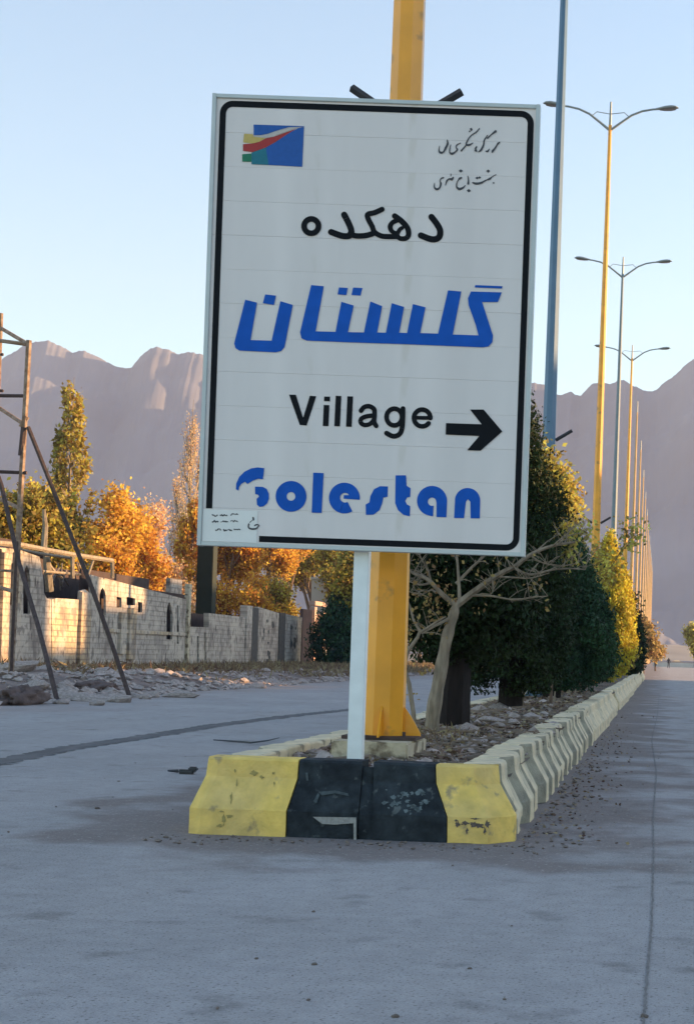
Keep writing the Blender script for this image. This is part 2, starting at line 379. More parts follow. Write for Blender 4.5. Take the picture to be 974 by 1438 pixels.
def rock_mesh(name, r, seed, sub=2, flat=.6, rough=.35):
    bm = bmesh.new(); bmesh.ops.create_icosphere(bm, subdivisions=sub, radius=1)
    for v in bm.verts:
        d = v.co.normalized(); k = 1 + rough * noise.noise(d * 1.4 + Vector((seed * 3.1, seed, 0))) + rough * .5 * noise.noise(d * 3.5 + Vector((seed, 0, seed)))
        v.co = Vector((d.x * k * r, d.y * k * r, d.z * k * r * flat))
    me = bpy.data.meshes.new(name); bm.to_mesh(me); bm.free(); return me
rmesh = [rock_mesh('rock', 1, i + 1) for i in range(6)]
rmesh_b = [rock_mesh('rock', 1, i + 11) for i in range(4)]
for me in rmesh: me.materials.append(M['rock'])
for me in rmesh_b: me.materials.append(M['rock_brown'])
def rock_at(p, r, label, group, pool=rmesh, sx=1, rz=None, cat='rock'):
    o = bpy.data.objects.new('rock', R.choice(pool)); COL.objects.link(o)
    o.location = p; o.scale = (r * sx, r, r); o.rotation_euler = (R.uniform(-.2, .2), R.uniform(-.2, .2), R.uniform(0, 6.3) if rz is None else rz)
    return tag(o, label, cat, group)
def scatter_rocks(name, pts, radii, m, label, cat):
    V = []; Fc = []
    base = [(1, 0, 0), (-.9, .1, 0), (0, 1, 0), (.1, -.95, 0), (0, 0, .8), (0, 0, -.8), (.6, .6, .45), (-.6, -.5, .5)]
    tri = [(0, 2, 6), (2, 4, 6), (4, 0, 6), (2, 1, 4), (1, 7, 4), (7, 3, 4), (1, 3, 7), (3, 0, 4), (2, 0, 5), (1, 2, 5), (3, 1, 5), (0, 3, 5)]
    for p, r in zip(pts, radii):
        k = len(V); a = R.uniform(0, 6.3); c, s = math.cos(a), math.sin(a); sx, sy, sz = R.uniform(.7, 1.4), R.uniform(.6, 1.1), R.uniform(.5, 1)
        for (x, y, z) in base:
            x *= sx * R.uniform(.8, 1.2); y *= sy * R.uniform(.8, 1.2); z *= sz
            V.append((p[0] + (x * c - y * s) * r, p[1] + (x * s + y * c) * r, p[2] + z * r))
        Fc += [tuple(i + k for i in f) for f in tri]
    return tag(mesh_obj(name, V, Fc, m), label, cat, kind='stuff')

# dark earth heaps among the rubble
def heap(u, v, w, h, label, d=1.0):
    p = G(u, v, .1); bm = bmesh.new(); bmesh.ops.create_icosphere(bm, subdivisions=4, radius=1)
    for q in list(bm.verts):
        k = 1 + .35 * noise.noise(q.co * 2 + Vector((u, v, 0))) + .22 * noise.noise(q.co * 6) + .12 * noise.noise(q.co * 14)
        q.co = Vector((q.co.x * w * k, q.co.y * d * k, q.co.z * h * k))
    me = bpy.data.meshes.new('earth_heap'); bm.to_mesh(me); bm.free()
    tag(link('earth_heap', me, 'heap', None, p + Vector((0, d, 0)), True), label, 'earth heap')
heap(6, 984, .30, .28, 'dark earth heap at the road edge, nearer the left edge of the picture')
heap(112, 970, .50, .24, 'dark wide earth heap between the two leaning props by the ruined wall')

rub = [(20, 962, .4, 2.2), (48, 972, .28, 1.8), (62, 962, .3, 1.3), (92, 970, .3, .8), (118, 978, .36, 2.4), (150, 962, .3, 1.8), (168, 980, .28, 1.4), (190, 974, .22, 1.2),
       (204, 976, .2, 1), (216, 974, .22, .9), (252, 974, .24, 2.6), (8, 955, .36, 1.6), (86, 982, .2, 1.2), (136, 984, .16, 1.4), (360, 962, .3, 1.5), (388, 958, .24, 1.3), (425, 956, .25, 1.4), (446, 950, .3, 1.3), (462, 953, .25, 1.6)]
wh = ['long pale slab of rubble at the left picture edge', 'pale stone just left of the near leaning prop foot', 'pale rubble stone under the arched ruin wall', 'upright white stone right of the near leaning prop foot',
      'long pale rubble slab lying along the road edge', 'pale stone behind the wide dark earth heap', 'pale rubble stone at the foot of the far leaning prop', 'small white stone right of the far leaning prop',
      'middle one of the white stones right of the far leaning prop', 'last of the white stones in a row right of the far prop', 'long flat white stone at the edge of the dry grass',
      'rounded pale stone nearest the foot of the pole frame', 'small pale stone on the road edge by the near prop', 'flat pale stone on the road edge under the dark heap',
      'white boulder in the grass below the stained wall panels', 'pale stone in the grass below the dark wall piers', 'pale stone before the reddish gate', 'white rock right of the reddish gate', 'whitish rock at the road edge beside the white sign post']
for (u, v, r, sx), w in zip(rub, wh):
    p = G(u, v, .1); p.z = berm_z(p.x, p.y) + r * .15 if p.x < -12.7 else .05
    rock_at(p, r * .8, w, 'pale rocks along the left roadside', rmesh, sx, R.uniform(-.3, .3))
pts = []; rad = []
for i in range(4200):
    y = R.uniform(28, 115) if i % 2 else R.uniform(30, 60); x = -13.3 - abs(R.gauss(0, 2.8))
    if x < -21.8 or nz(x, y, 2, .7) < R.uniform(-.35, .25): continue
    r = abs(R.gauss(.04, .05)) + .03
    if y < 52: r *= 1.2
    pts.append((x, y, berm_z(x, y) + r * .2)); rad.append(r)
scatter_rocks('rubble', pts, rad, 'rock', 'pale broken stones and rubble strewn along the foot of the left wall', 'rubble')
pts = []
while len(pts) < 15000:
    y = R.uniform(42, 125); x = R.uniform(-21.8, -14.2)
    if nz(x, y, 0, .3) + (y - 42) / 60 + (-17.5 - x) * .12 < R.random() * .9: continue
    pts.append((x, y, berm_z(x, y) + R.uniform(0, .22)))
tag(scatter_quads('dry_grass', pts, .42, 'dry_grass', aspect=9, up=1.0, kind='stuff'), 'dry straw-coloured grass growing in front of the left block wall', 'grass')

# ------------------------------------------------------------------ road seams, crack, debris
def strip(name, pts, w, m, z=.004, jit=.25, seg=26):
    P = []
    for a, b in zip(pts, pts[1:]):
        for i in range(seg): P.append(a + (b - a) * (i / seg))
    P.append(pts[-1]); V = []
    for i, p in enumerate(P):
        d = (P[min(i + 1, len(P) - 1)] - P[max(i - 1, 0)]).normalized(); nn = Vector((-d.y, d.x, 0))
        ww = w * (1 + jit * nz(i * .37, 1, 0) * 2); off = nn * (w * jit * nz(i * .21, 9, 0) * 1.5)
        V += [p + nn * ww / 2 + off, p - nn * ww / 2 + off]
    V = [(v[0], v[1], z) for v in V]
    return mesh_obj(name, V, [(2 * i, 2 * i + 1, 2 * i + 3, 2 * i + 2) for i in range(len(P) - 1)], m)
tag(strip('road_seam', [G(*p) for p in ((-60, 1082), (0, 1070), (101, 1050), (197, 1036), (300, 1019), (420, 1004), (500, 996))], .36, 'tar', .004, .22, 60), kind='structure')
tag(strip('road_crack', [G(*p) for p in ((903, 1500), (903, 1438), (906, 1395), (914, 1300), (917, 1200), (916, 1150), (921, 1085), (914, 1040), (922, 1005), (925, 975))], .011, 'crack', .004, .35, 60), kind='structure')
bt = MB()
pp = [G(u, v, .03) for u, v in ((300, 1039), (330, 1041), (352, 1043), (376, 1040), (392, 1036))]
bt.tube(pp, [.008, .014, .015, .012, .006], 5)
tag(bt.build('fallen_branch', 'dark_steel'), 'dark thin branch lying on the road behind the left yellow barrier', 'branch')
p = G(262, 1087)
b = MB(); b.box(-.09, .09, -.05, .05, 0, .05, .02); b.box(.02, .11, -.03, .06, .03, .08, .015); b.tube([(-.2, 0, .03), (-.09, 0, .03)], [.01, .02], 5)
tag(b.build('rubber_scrap', 'dark_steel', None, p), 'small black scrap lying on the road left of the yellow barrier', 'scrap')
for i, (u, v, r) in enumerate([(441, 1174 + 180, .018), (555, 1427, .022), (433, 1404, .014), (360, 1346, .014), (137, 1135, .03), (440, 1280, .016), (659, 1360, .014), (904, 1427, .025), (843, 1122, .035), (718, 1300, .01)]):
    r *= .6
    rock_at(G(u, v, r * .3), r, ['pebble on the bare road near the bottom centre of the picture', 'pebble nearest the bottom edge of the picture, right of centre', 'small pebble on the bottom road, left of the centre pebble pair',
            'lone small pebble on the left part of the near road', 'dark stone on the road left of the barrier row', 'pebble on the road straight below the white sign post', 'pebble on the road below the right yellow barrier',
            'pebble on the crack at the bottom right', 'dark stone on the right road beside the long crack', 'tiny pebble just below the right yellow barrier'][i], 'pebbles on the road', rmesh_b, 1.3, cat='pebble')
pts = []; rad = []
for i in range(420):
    if i % 2: continue
    y = 11.3 + abs(R.gauss(0, 9)); x = -1.0 + abs(R.gauss(0, .24)); r = abs(R.gauss(.010, .009)) + .004
    pts.append((x, y, r * .3)); rad.append(r)
for i in range(160):
    y = 11.4 - abs(R.gauss(0, .25)); x = R.uniform(-3.6, -.8); r = abs(R.gauss(.006, .006)) + .004
    pts.append((x, y, r * .3)); rad.append(r)
for i in range(160):
    x = R.uniform(-6, 3); y = R.uniform(5.5, 30); r = abs(R.gauss(.004, .004)) + .003
    if -3.6 < x < -.9 and y > 11.3: continue
    pts.append((x, y, r * .3)); rad.append(r)
scatter_rocks('gravel', pts, rad, 'rock_brown', 'loose gravel and crumbs along the foot of the barriers', 'gravel')
pts = [(-1.0 + abs(R.gauss(0, .3)), 11.6 + abs(R.gauss(0, 9)), R.uniform(.006, .02)) for i in range(620)]
tag(scatter_quads('fallen_leaves', pts, .038, 'litter', aspect=1.6, flat=.85, kind='stuff'), 'dry fallen leaves swept along the right foot of the barriers', 'leaves')

# ------------------------------------------------------------------ concrete barriers round the median
LV = [(0, 0), (.19, .005), (.42, .135), (.545, .15), (.562, .17)]       # height, how far the outer face is set back
XF0, XF1, YF = -3.44, -1.05, 11.5
def noisy(p, s=.006): return (p[0] + s * nz(p[0] * 5, p[1] * 5, p[2] * 5), p[1] + s * nz(p[1] * 6, p[2] * 5, 3 + p[0] * 5), p[2] + s * .7 * nz(p[2] * 5, p[0] * 7, 7 + p[1] * 5))
def front_block(name, xb, xt, m, label, corner=0, chamf=.09, depth=.42, yadj=0):
    """barrier block seen end-on to the road; xb / xt are its foot and crest span along X"""
    V = []; NX = 9; rows = []
    for (z, ins) in LV:
        t = min(1, ins / .15); x0 = xb[0] + (xt[0] - xb[0]) * t; x1 = xb[1] + (xt[1] - xb[1]) * t
        row = []
        for i in range(NX):
            f = i / (NX - 1); x = x0 + (x1 - x0) * f
            e = 0
            if corner > 0 and f > .62: e = (f - .62) / .38 * chamf * (1.0 if z < .3 else .8)
            if corner < 0 and f < .12: e = (.12 - f) / .12 * .03
            row.append(noisy((x, YF + ins + e + yadj, z)))
        rows.append(row)
    back = [[(r[0][0], YF + depth, r[0][2]), (r[-1][0], YF + depth, r[-1][2])] for r in rows]
    F2 = []
    for r in rows: V += r
    nb = len(V)
    for q in back: V += q
    for j in range(len(LV) - 1):
        for i in range(NX - 1): F2.append((j * NX + i, j * NX + i + 1, (j + 1) * NX + i + 1, (j + 1) * NX + i))
        F2.append((nb + 2 * j, j * NX, (j + 1) * NX, nb + 2 * j + 2)); F2.append((j * NX + NX - 1, nb + 2 * j + 1, nb + 2 * j + 3, (j + 1) * NX + NX - 1))
        F2.append((nb + 2 * j + 1, nb + 2 * j, nb + 2 * j + 2, nb + 2 * j + 3))
    j = len(LV) - 1
    F2.append(tuple([j * NX + i for i in range(NX)] + [nb + 2 * j + 1, nb + 2 * j]))
    return tag(mesh_obj(name, V, F2, m), label, 'barrier', 'painted end blocks of the median barrier')
def fx(u, v, Y): return W(u, v, Y).x
f0 = [fx(u, v, YF) for u, v in ((263, 1160), (401, 1172), (501, 1183), (523, 1185), (626, 1187), (718, 1190))]
t0 = [fx(u, v, YF + .15) for u, v in ((291, 1066), (420, 1070), (508, 1076), (524, 1078), (611, 1080), (696, 1082))]
yb = front_block('barrier_block', (f0[0], f0[1] - .004), (t0[0], t0[1] - .004), 'barrier_yellow', 'large yellow concrete barrier block at the left end of the front row', -1)
kb = front_block('barrier_block', (f0[1] + .004, f0[2]), (t0[1] + .004, t0[2]), 'barrier_black', 'black painted barrier block with a bare white chip, left of the gap', 0, yadj=.01)
kb2 = front_block('barrier_block', (f0[3], f0[4] - .004), (t0[3], t0[4] - .004), 'barrier_black', 'black barrier block with worn grey scuffs, right of the gap', 0, yadj=.0)
yb2 = front_block('barrier_block', (f0[4] + .004, f0[5]), (t0[4] + .004, t0[5]), 'barrier_yellow', 'narrow yellow corner barrier block with scraped foot at the right', 1, chamf=.24, depth=.34)
# chips and scrapes: bare concrete patches that stand a hair proud of the paint
def patch(pts, m, parent, name='chip', Y=None, up=.0):
    V = []
    for u, v in pts:
        # follow the block's own faces: foot (vertical) or slope
        Yd = YF + .004
        for it in range(6):
            p = W(u, v, Yd); z = p.z
            ins = np.interp(z, [l[0] for l in LV], [l[1] for l in LV]); Yd = YF + ins - .004 + up
        V.append(W(u, v, Yd))
    tr = tessellate_polygon([[Vector((p.x, p.z, 0)) for p in V]])
    return mesh_obj(name, V, [tuple(t) for t in tr], m, parent)
patch([(439, 1147), (470, 1147.5), (500, 1148), (500, 1184), (496.5, 1184), (496, 1156), (470, 1158), (452, 1157)], 'chip', kb)
for q in ([(447, 1112), (470, 1110), (488, 1114), (490, 1118), (470, 1114), (452, 1117)], [(440, 1125), (446, 1114), (449, 1116), (444, 1128)], [(429, 1085), (432, 1085), (433, 1096), (430, 1096)]):
    patch(q, mat('faint_scuff', (.07, .085, .09), .8, .3, 20), kb, 'scuff')
sc_m = mat('scraped_grey', (.12, .145, .15), .8, .4, 15)
for i in range(34):
    cu, cv = R.gauss(570, 17), R.gauss(1125, 9)
    if not (538 < cu < 602 and 1106 < cv < 1150): continue
    a = R.uniform(.8, 4); k = 13
    patch([(cu + a * 1.3 * R.uniform(.2, 1.3) * math.cos(6.28 * j / k), cv - a * R.uniform(.5, 1.2) * math.sin(6.28 * j / k)) for j in range(k)], sc_m, kb2, 'scuff')
rust_m = mat('scraped_brown', (.13, .10, .085), .9, .3, 20)
for cu, cv, a, bq in ((642, 1158, 3, 5), (652, 1156, 6, 3), (664, 1158, 7, 4), (672, 1160, 6, 4), (684, 1158, 4, 6), (680, 1168, 2, 7), (655, 1166, 2.5, 4), (640, 1152, 3, 1.5), (668, 1150, 8, 1.5)):
    patch([(cu + a * R.uniform(.25, 1.3) * math.cos(6.28 * j / 16), cv - bq * R.uniform(.3, 1.3) * math.sin(6.28 * j / 16)) for j in range(16)], rust_m, yb2, 'scrape')
brs = mat('worn_yellow_patch', (.36, .28, .10), .9, .2, 20)
for cu, cv, a, bq in ((314, 1152, 3, 9), (322, 1146, 5, 3), (311, 1140, 6, 2), (309, 1160, 5, 2.5), (357, 1085, 6, 4), (368, 1092, 3, 3), (330, 1083, 2, 3), (384, 1086, 2, 3), (333, 1100, 1.5, 6), (325, 1120, 2, 10), (385, 1100, 1, 5)):
    patch([(cu + a * R.uniform(.2, 1.3) * math.cos(6.28 * j / 16), cv - bq * R.uniform(.2, 1.3) * math.sin(6.28 * j / 16)) for j in range(16)], brs, yb, 'worn_patch')
# filler lump between the two black blocks
b = MB(); V = []
for (z, ins) in LV[:-1]:
    for x in (f0[2] + .004, (f0[2] + f0[3]) / 2, f0[3] - .004): V.append((x + (t0[2] - f0[2]) * ins / .15, YF + ins + .03 + .03 * nz(x * 9, z * 9, 2), z * .96))
b.add(V, [(j * 3 + i, j * 3 + i + 1, j * 3 + i + 4, j * 3 + i + 3) for j in range(3) for i in range(2)]); b.box(f0[2] + .004, f0[3] - .004, YF + .19, YF + .4, 0, .5)
tag(b.build('gap_filler', 'barrier_black'), 'rough black mortar lump filling the gap between the two black barrier blocks', 'mortar')

def side_profile(L, ridged):
    """one block, outer face at x=0 facing +X, running along +Y"""
    if ridged: st = [(0, .10), (.14, .10), (.40, 0), (.84, 0), (1, .08)]
    else: st = [(0, .02), (.015, 0), (.5, 0), (.985, 0), (1, .02)]
    V = []; n = len(LV)
    for f, rc in st:
        for z, ins in LV: V.append((-ins - rc * (1 if z < .5 else .8), f * L, z))
    k = len(st)
    for f, rc in st:
        V.append((-.42, f * L, LV[-1][0])); V.append((-.42, f * L, 0))
    Fc = []
    for i in range(k - 1):
        for j in range(n - 1): Fc.append((i * n + j, (i + 1) * n + j, (i + 1) * n + j + 1, i * n + j + 1))
        a = k * n + 2 * i
        Fc.append((i * n + n - 1, (i + 1) * n + n - 1, a + 2, a)); Fc.append((a, a + 2, a + 3, a + 1))
    Fc.append(tuple([j for j in range(n)][::-1] + [k * n + 1, k * n])[::-1]); e = (k - 1) * n
    Fc.append(tuple([e + j for j in range(n)] + [k * n + 2 * (k - 1), k * n + 2 * (k - 1) + 1]))
    me = bpy.data.meshes.new('barrier_block'); me.from_pydata(V, [], Fc)
    bm = bmesh.new(); bm.from_mesh(me); bmesh.ops.recalc_face_normals(bm, faces=bm.faces)
    bmesh.ops.bevel(bm, geom=[e for e in bm.edges if e.calc_face_angle(0) > .25], offset=.012, segments=1, affect='EDGES')
    bm.faces.ensure_lookup_table()
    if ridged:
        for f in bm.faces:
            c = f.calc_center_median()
            if c.x > -.40 and (c.y < .38 * L or c.y > .90 * L) and c.z < .55: f.material_index = 1  # groove and near-bevel faces coloured darker: their shade painted in, with some dirt
    bm.to_mesh(me); bm.free(); me.materials.append(M['barrier_pale']); me.materials.append(M['groove_shade_grime']); return me
LR = .885
def worn(me, k):
    me = me.copy(); bm = bmesh.new(); bm.from_mesh(me)
    bmesh.ops.subdivide_edges(bm, edges=[e for e in bm.edges if e.calc_length() > .12], cuts=2, use_grid_fill=True)
    for v in bm.verts:
        n = Vector((nz(v.co.x * 5, v.co.y * 4, v.co.z * 5 + k * 9), nz(v.co.y * 5, v.co.z * 5, k * 5), nz(v.co.z * 4, v.co.y * 6, k * 3)))
        v.co += n * .008
        c = nz(v.co.y * 9, v.co.z * 9, k * 17)
        if c > .35: v.co += Vector((-1, 0, -.5)) * (c - .35) * .12
    bm.to_mesh(me); bm.free(); return me
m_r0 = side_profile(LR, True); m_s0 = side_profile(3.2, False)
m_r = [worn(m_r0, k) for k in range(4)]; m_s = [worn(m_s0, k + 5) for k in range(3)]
y = YF + .15; i = 0
def side_row(X, flip, nr, ns, side):
    y = YF + (.36 if not flip else .42)
    for i in range(nr + ns):
        rid = i < nr; L = LR if rid else 3.2
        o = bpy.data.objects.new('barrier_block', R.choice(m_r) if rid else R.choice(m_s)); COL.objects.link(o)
        o.location = (X + R.uniform(-.02, .02), y, R.uniform(-.014, .006)); o.rotation_euler = (R.uniform(-.006, .006), R.uniform(-.02, .02), R.uniform(-.012, .012))
        if flip: o.rotation_euler = (0, 0, math.pi); o.location.y = y + L
        j = i if rid else i - nr
        if j < 20: w = ORD[j]
        else: w = 'twenty-' + ORD[j - 20] if j < 29 else 'far'
        lab = ('%s ridged cream barrier block back from the %s yellow block, %s side of the median' if rid else '%s smooth pale barrier block beyond the ridged ones, %s end side %s of the median')
        lab = ('%s ridged cream barrier block behind the %s yellow corner' % (w, side)) if rid else ('%s smooth pale barrier block beyond the ridged ones, %s row of the median' % (w, side))
        tag(o, lab, 'barrier', 'unpainted blocks of the %s barrier row' % side)
        y += L + .006
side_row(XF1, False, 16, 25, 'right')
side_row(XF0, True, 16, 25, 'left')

# ------------------------------------------------------------------ median soil and litter
def soil_z(x, y): return .41 + .06 * min(1, max(0, (y - 13) / 4)) + .035 * nz(x, y, 0, 1.1) + .03 * nz(x, y, 3, 4) + .05 * math.exp(-((x + 2.25) / .6) ** 2)
tag(grid('median_soil', list(np.arange(-3.3, -1.17, .1)), list(np.arange(YF + .3, 45, .14)) + list(np.arange(45, 107, .8)), soil_z, 'soil'), kind='structure')
pts = []
for i in range(30000):
    y = 11.9 + abs(R.gauss(0, 12)) if i % 3 else R.uniform(11.9, 24); x = R.uniform(-3.15, -1.3)
    pts.append((x, y, soil_z(x, y) + R.uniform(.0, .06)))
tag(scatter_quads('leaf_litter', pts, .055, 'litter', aspect=1.8, flat=.7, kind='stuff'), 'brown dry leaf litter covering the soil of the median', 'leaves')
pts = []; rad = []
for i in range(3200):
    y = 11.9 + abs(R.gauss(0, 8)); x = R.uniform(-3.15, -1.25); r = abs(R.gauss(.025, .02)) + .012
    pts.append((x, y, soil_z(x, y) + r * .4)); rad.append(r)
for i in range(170):
    y = R.uniform(11.95, 15.5); x = R.uniform(-3.15, -2.65); r = R.uniform(.025, .075); pts.append((x, y, soil_z(x, y) + r * .5)); rad.append(r)
scatter_rocks('pebbles', pts, rad, 'rock', 'small pale stones mixed in the median soil', 'stones')
b = MB()
for i in range(520):
    y = 12.2 + abs(R.gauss(0, 9)); x = R.uniform(-3.0, -1.4); a = R.uniform(0, 3.14); l = R.uniform(.15, .6); p = Vector((x, y, soil_z(x, y) + .05))
    d = Vector((math.cos(a), math.sin(a), R.uniform(-.05, .1))) * l / 2
    b.tube([p - d, p + Vector((0, 0, .02)), p + d], [.014, .011, .004], 4, False)
tag(b.build('fallen_twigs', 'twig'), 'dry twigs scattered over the median soil', 'twigs', kind='stuff')
st = [(655, 1035, .13, 'pale stone right of the dark tree trunk, nearest the barrier'), (690, 1020, .16, 'flat pale stone in the median between the first two trunks'), (720, 1022, .12, 'pale stone below the second trunk'),
      (745, 1012, .14, 'pale stone behind the ridged barrier, near the thin stakes'), (600, 1055, .10, 'small pale stone right of the pole footing'), (400, 1050, .09, 'pale stone behind the left yellow barrier'),
      (440, 1042, .10, 'brown stone left of the white sign post'), (670, 1003, .14, 'pale stone in front of the second dark trunk'), (425, 1060, .07, 'small stone behind the black barrier, left of the post'), (700, 1000, .15, 'long pale stone beside the second trunk')]
for u, v, r, l in st:
    p = G(u, v, .5); p.x = min(max(p.x, -3.1), -1.35); p.z = soil_z(p.x, p.y) + r * .2
    rock_at(p, r, l, 'stones on the median', rmesh if R.random() < .7 else rmesh_b, 1.4)
for k, (u, v, hh) in enumerate([(732, 1000, .6), (726, 999, .45), (782, 985, .3), (800, 980, .35), (806, 978, .3), (777, 990, .25)]):
    p = G(u, v, .5); b = MB(); b.tube([(0, 0, -.05), (R.uniform(-.03, .03), 0, hh * .5), (R.uniform(-.05, .05), 0, hh)], [.02, .018, .014], 5)
    tag(b.build('stake', 'bark_pale', None, p), ['tallest thin pale stake right of the second dark trunk', 'short pale stake touching the second dark trunk', 'pale stake under the third dark tree, left one', 'pale stake under the green cypress, taller of a pair',
        'pale stake under the green cypress, shorter of a pair', 'lowest pale stake between the second and third trees'][k], 'stake', 'pale stakes in the median')

# ------------------------------------------------------------------ street lamps
def pole_mesh(m):
    t = thing('street_lamp', '', 'street lamp')
    b = MB(); hs = [.02, 3, 6, 9, 12, 15, 18.5]; rd = [.178, .158, .138, .12, .1, .082, .058]
    b.tube([(0, 0, z) for z in hs], rd, 8, True, math.pi / 8); b.build('pole', m, t)
    b = MB(); b.box(-.31, .31, -.27, .27, 0, .03, .004); b.build('base_plate', 'rust_dark', t)
    for k in range(4):
        a = k * math.pi / 2; c, s = math.cos(a), math.sin(a); g = MB()
        prof = [(.15, .022), (.31, .022), (.31, .05), (.27, .12), (.22, .20), (.17, .27), (.15, .3)]
        V = [(c * r - s * w, s * r + c * w, z) for w in (-.008, .008) for r, z in prof]; n = len(prof)
        g.add(V, [tuple(range(n)), tuple(range(n, 2 * n))[::-1]] + [(i, (i + 1) % n, n + (i + 1) % n, n + i) for i in range(n)])
        g.build('gusset', m, t)
        g = MB(); g.tube([(c * .2 - s * .2, s * .2 + c * .2, 0), (c * .2 - s * .2, s * .2 + c * .2, .07)], .014, 6); g.build('anchor_bolt', 'rust_dark', t)
    b = MB(); b.tube([(0, 0, 18.9), (0, 0, 19.7)], [.05, .03], 6); b.build('mast_tip', 'lamp_grey', t)
    for s in (-1, 1):
        b = MB(); P = [(0, 0, 18.75), (s * .35, 0, 19.02), (s * .7, 0, 19.28), (s * 1.05, 0, 19.43), (s * 1.4, 0, 19.5), (s * 1.65, 0, 19.52)]
        b.tube(P, [.045, .04, .036, .034, .032, .03], 6); b.build('arm', 'lamp_grey', t)
        b = MB(); b.tube([(s * .03, 0, 19.3), (s * .45, 0, 19.36), (s * .62, 0, 19.22)], .014, 5); b.build('tie_rod', 'lamp_grey', t)
        V = []; n = 10; sec = [(1.5, .03, .03, 19.52), (1.62, .06, .05, 19.53), (1.8, .12, .08, 19.55), (2.0, .15, .085, 19.57), (2.15, .12, .06, 19.58), (2.24, .03, .02, 19.575)]
        for x, w, hh, zc in sec:
            for k in range(n): V.append((s * x, w * math.cos(6.283 * k / n), zc + hh * (math.sin(6.283 * k / n) if k < 6 else math.sin(6.283 * k / n) * .6)))
        g = MB(); g.add(V, [(i * n + k, i * n + (k + 1) % n, (i + 1) * n + (k + 1) % n, (i + 1) * n + k) for i in range(len(sec) - 1) for k in range(n)] + [tuple(range(n)), tuple(range((len(sec) - 1) * n, len(sec) * n))])
        hd = g.build('lamp_head', 'lamp_grey', t)
        g = MB(); V = [(s * x, w * .8 * q, zc - hh * .6 - .012) for x, w, hh, zc in sec[1:5] for q in (-1, 1)]
        g.add(V + [(x, y, z - .03) for x, y, z in V[2:6]], [(0, 1, 3, 2), (2, 3, 5, 4), (4, 5, 7, 6)]); g.build('lens', 'lamp_glass', hd)
        b = MB(); a0 = Vector((s * .14, 0, 5.32)); a1 = Vector((s * .47, 0, 5.53)); b.bar(a0, a1, .05); b.build('banner_arm', 'dark_steel', t)
    for ch in COL.objects:
        if ch.parent == t and ch.name.split('.')[0] in ('arm', 'mast_tip', 'tie_rod', 'lamp_head'): ch.location.z = -.42
    return t
protos = {m: pole_mesh(m) for m in ('yellow_paint', 'blue_paint', 'grey_paint', 'faded_yellow')}
used = set()
lamps = [(13.35, -2.33, 'yellow_paint', 'yellow octagonal street lamp pole rising from the footing behind the sign'), (32.3, -2.46, 'blue_paint', 'blue street lamp pole, tallest one right of the sign'),
         (51.9, -2.29, 'yellow_paint', 'yellow street lamp whose double arms show highest, right of the blue pole'), (71.9, -2.36, 'grey_paint', 'slim grey-blue street lamp with double arms at mid height'),
         (92, -2.3, 'yellow_paint', 'yellow street lamp with the lowest clearly visible double arms')]
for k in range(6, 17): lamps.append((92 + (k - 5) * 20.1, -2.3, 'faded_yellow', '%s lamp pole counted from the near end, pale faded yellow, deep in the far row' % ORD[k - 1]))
zb = {0: .64}
for i, (Y, X, m, lab) in enumerate(lamps):
    o = protos[m] if m not in used else copy_tree(protos[m]); used.add(m)
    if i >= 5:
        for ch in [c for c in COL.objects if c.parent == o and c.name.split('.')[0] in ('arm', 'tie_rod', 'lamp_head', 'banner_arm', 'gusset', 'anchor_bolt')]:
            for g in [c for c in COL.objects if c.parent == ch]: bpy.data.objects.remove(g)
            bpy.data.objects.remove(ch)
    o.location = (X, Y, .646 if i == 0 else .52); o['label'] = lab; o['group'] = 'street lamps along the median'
    if i == 0:
        for ch in COL.objects:
            if ch.parent == o and ch.name.startswith('pole'): pass
b = MB(); b.box(-2.66, -2.035, 12.78, 13.8, .1, .645, .015)
ft = thing('concrete_footing', 'stained concrete footing block under the yellow lamp pole', 'footing', (0, 0, 0)); b.build('block', 'footing', ft)

# ------------------------------------------------------------------ the sign
YS = 12.0
SX0, SX1, SZ0, SZ1 = -653 * YS / F, -198 * YS / F, H + 139.5 * YS / F, H + 770 * YS / F
sign = thing('direction_sign', 'tall white bilingual direction sign with blue and black lettering on a white post', 'sign', (-428 * YS / F, YS, 0))
OX, OY = sign.location.x, YS
def SP(p): return (p[0] - OX, p[1] - OY, p[2])
b = MB(); b.box(SX0 - OX, SX1 - OX, .004, .055, SZ0, SZ1)
# frame: four aluminium edges, proud of the strips
fr = MB(); e = .020
fr.box(SX0 - OX - .012, SX0 - OX + e, -.018, .075, SZ0 - .012, SZ1 + .012, .003); fr.box(SX1 - OX - e, SX1 - OX + .012, -.018, .075, SZ0 - .012, SZ1 + .012, .003)
fr.box(SX0 - OX + e, SX1 - OX - e, -.016, .073, SZ1 - e, SZ1 + .010, .003); fr.box(SX0 - OX + e, SX1 - OX - e, -.016, .073, SZ0 - .010, SZ0 + e, .003)
fr.build('frame', 'sign_edge', sign)
NSB = 13; hh = (SZ1 - SZ0 - 2 * e) / NSB
pm = None
for k in range(NSB):
    z0 = SZ0 + e + k * hh
    if pm is None:
        g = MB(); w = SX1 - SX0 - 2 * e; g.box(-w / 2, w / 2, 0, .03, .0004, hh - .0004, .0007); o = g.build('panel_board', 'sign_white', sign); pm = o.data
    else:
        o = bpy.data.objects.new('panel_board', pm); COL.objects.link(o); o.parent = sign
    o.location = ((SX0 + SX1) / 2 - OX, R.uniform(-.0007, .0007), z0)
b = MB(); b.box(SX0 - OX + e, SX1 - OX - e, .034, .05, SZ0 + e, SZ1 - e); b.build('back_sheet', 'sign_edge', sign)
b = MB()
for z in (SZ0 + .35, (SZ0 + SZ1) / 2, SZ1 - .35): b.box(SX0 - OX + .05, SX1 - OX - .05, .052, .092, z - .03, z + .03, .003)
b.build('back_rail', 'sign_edge', sign)
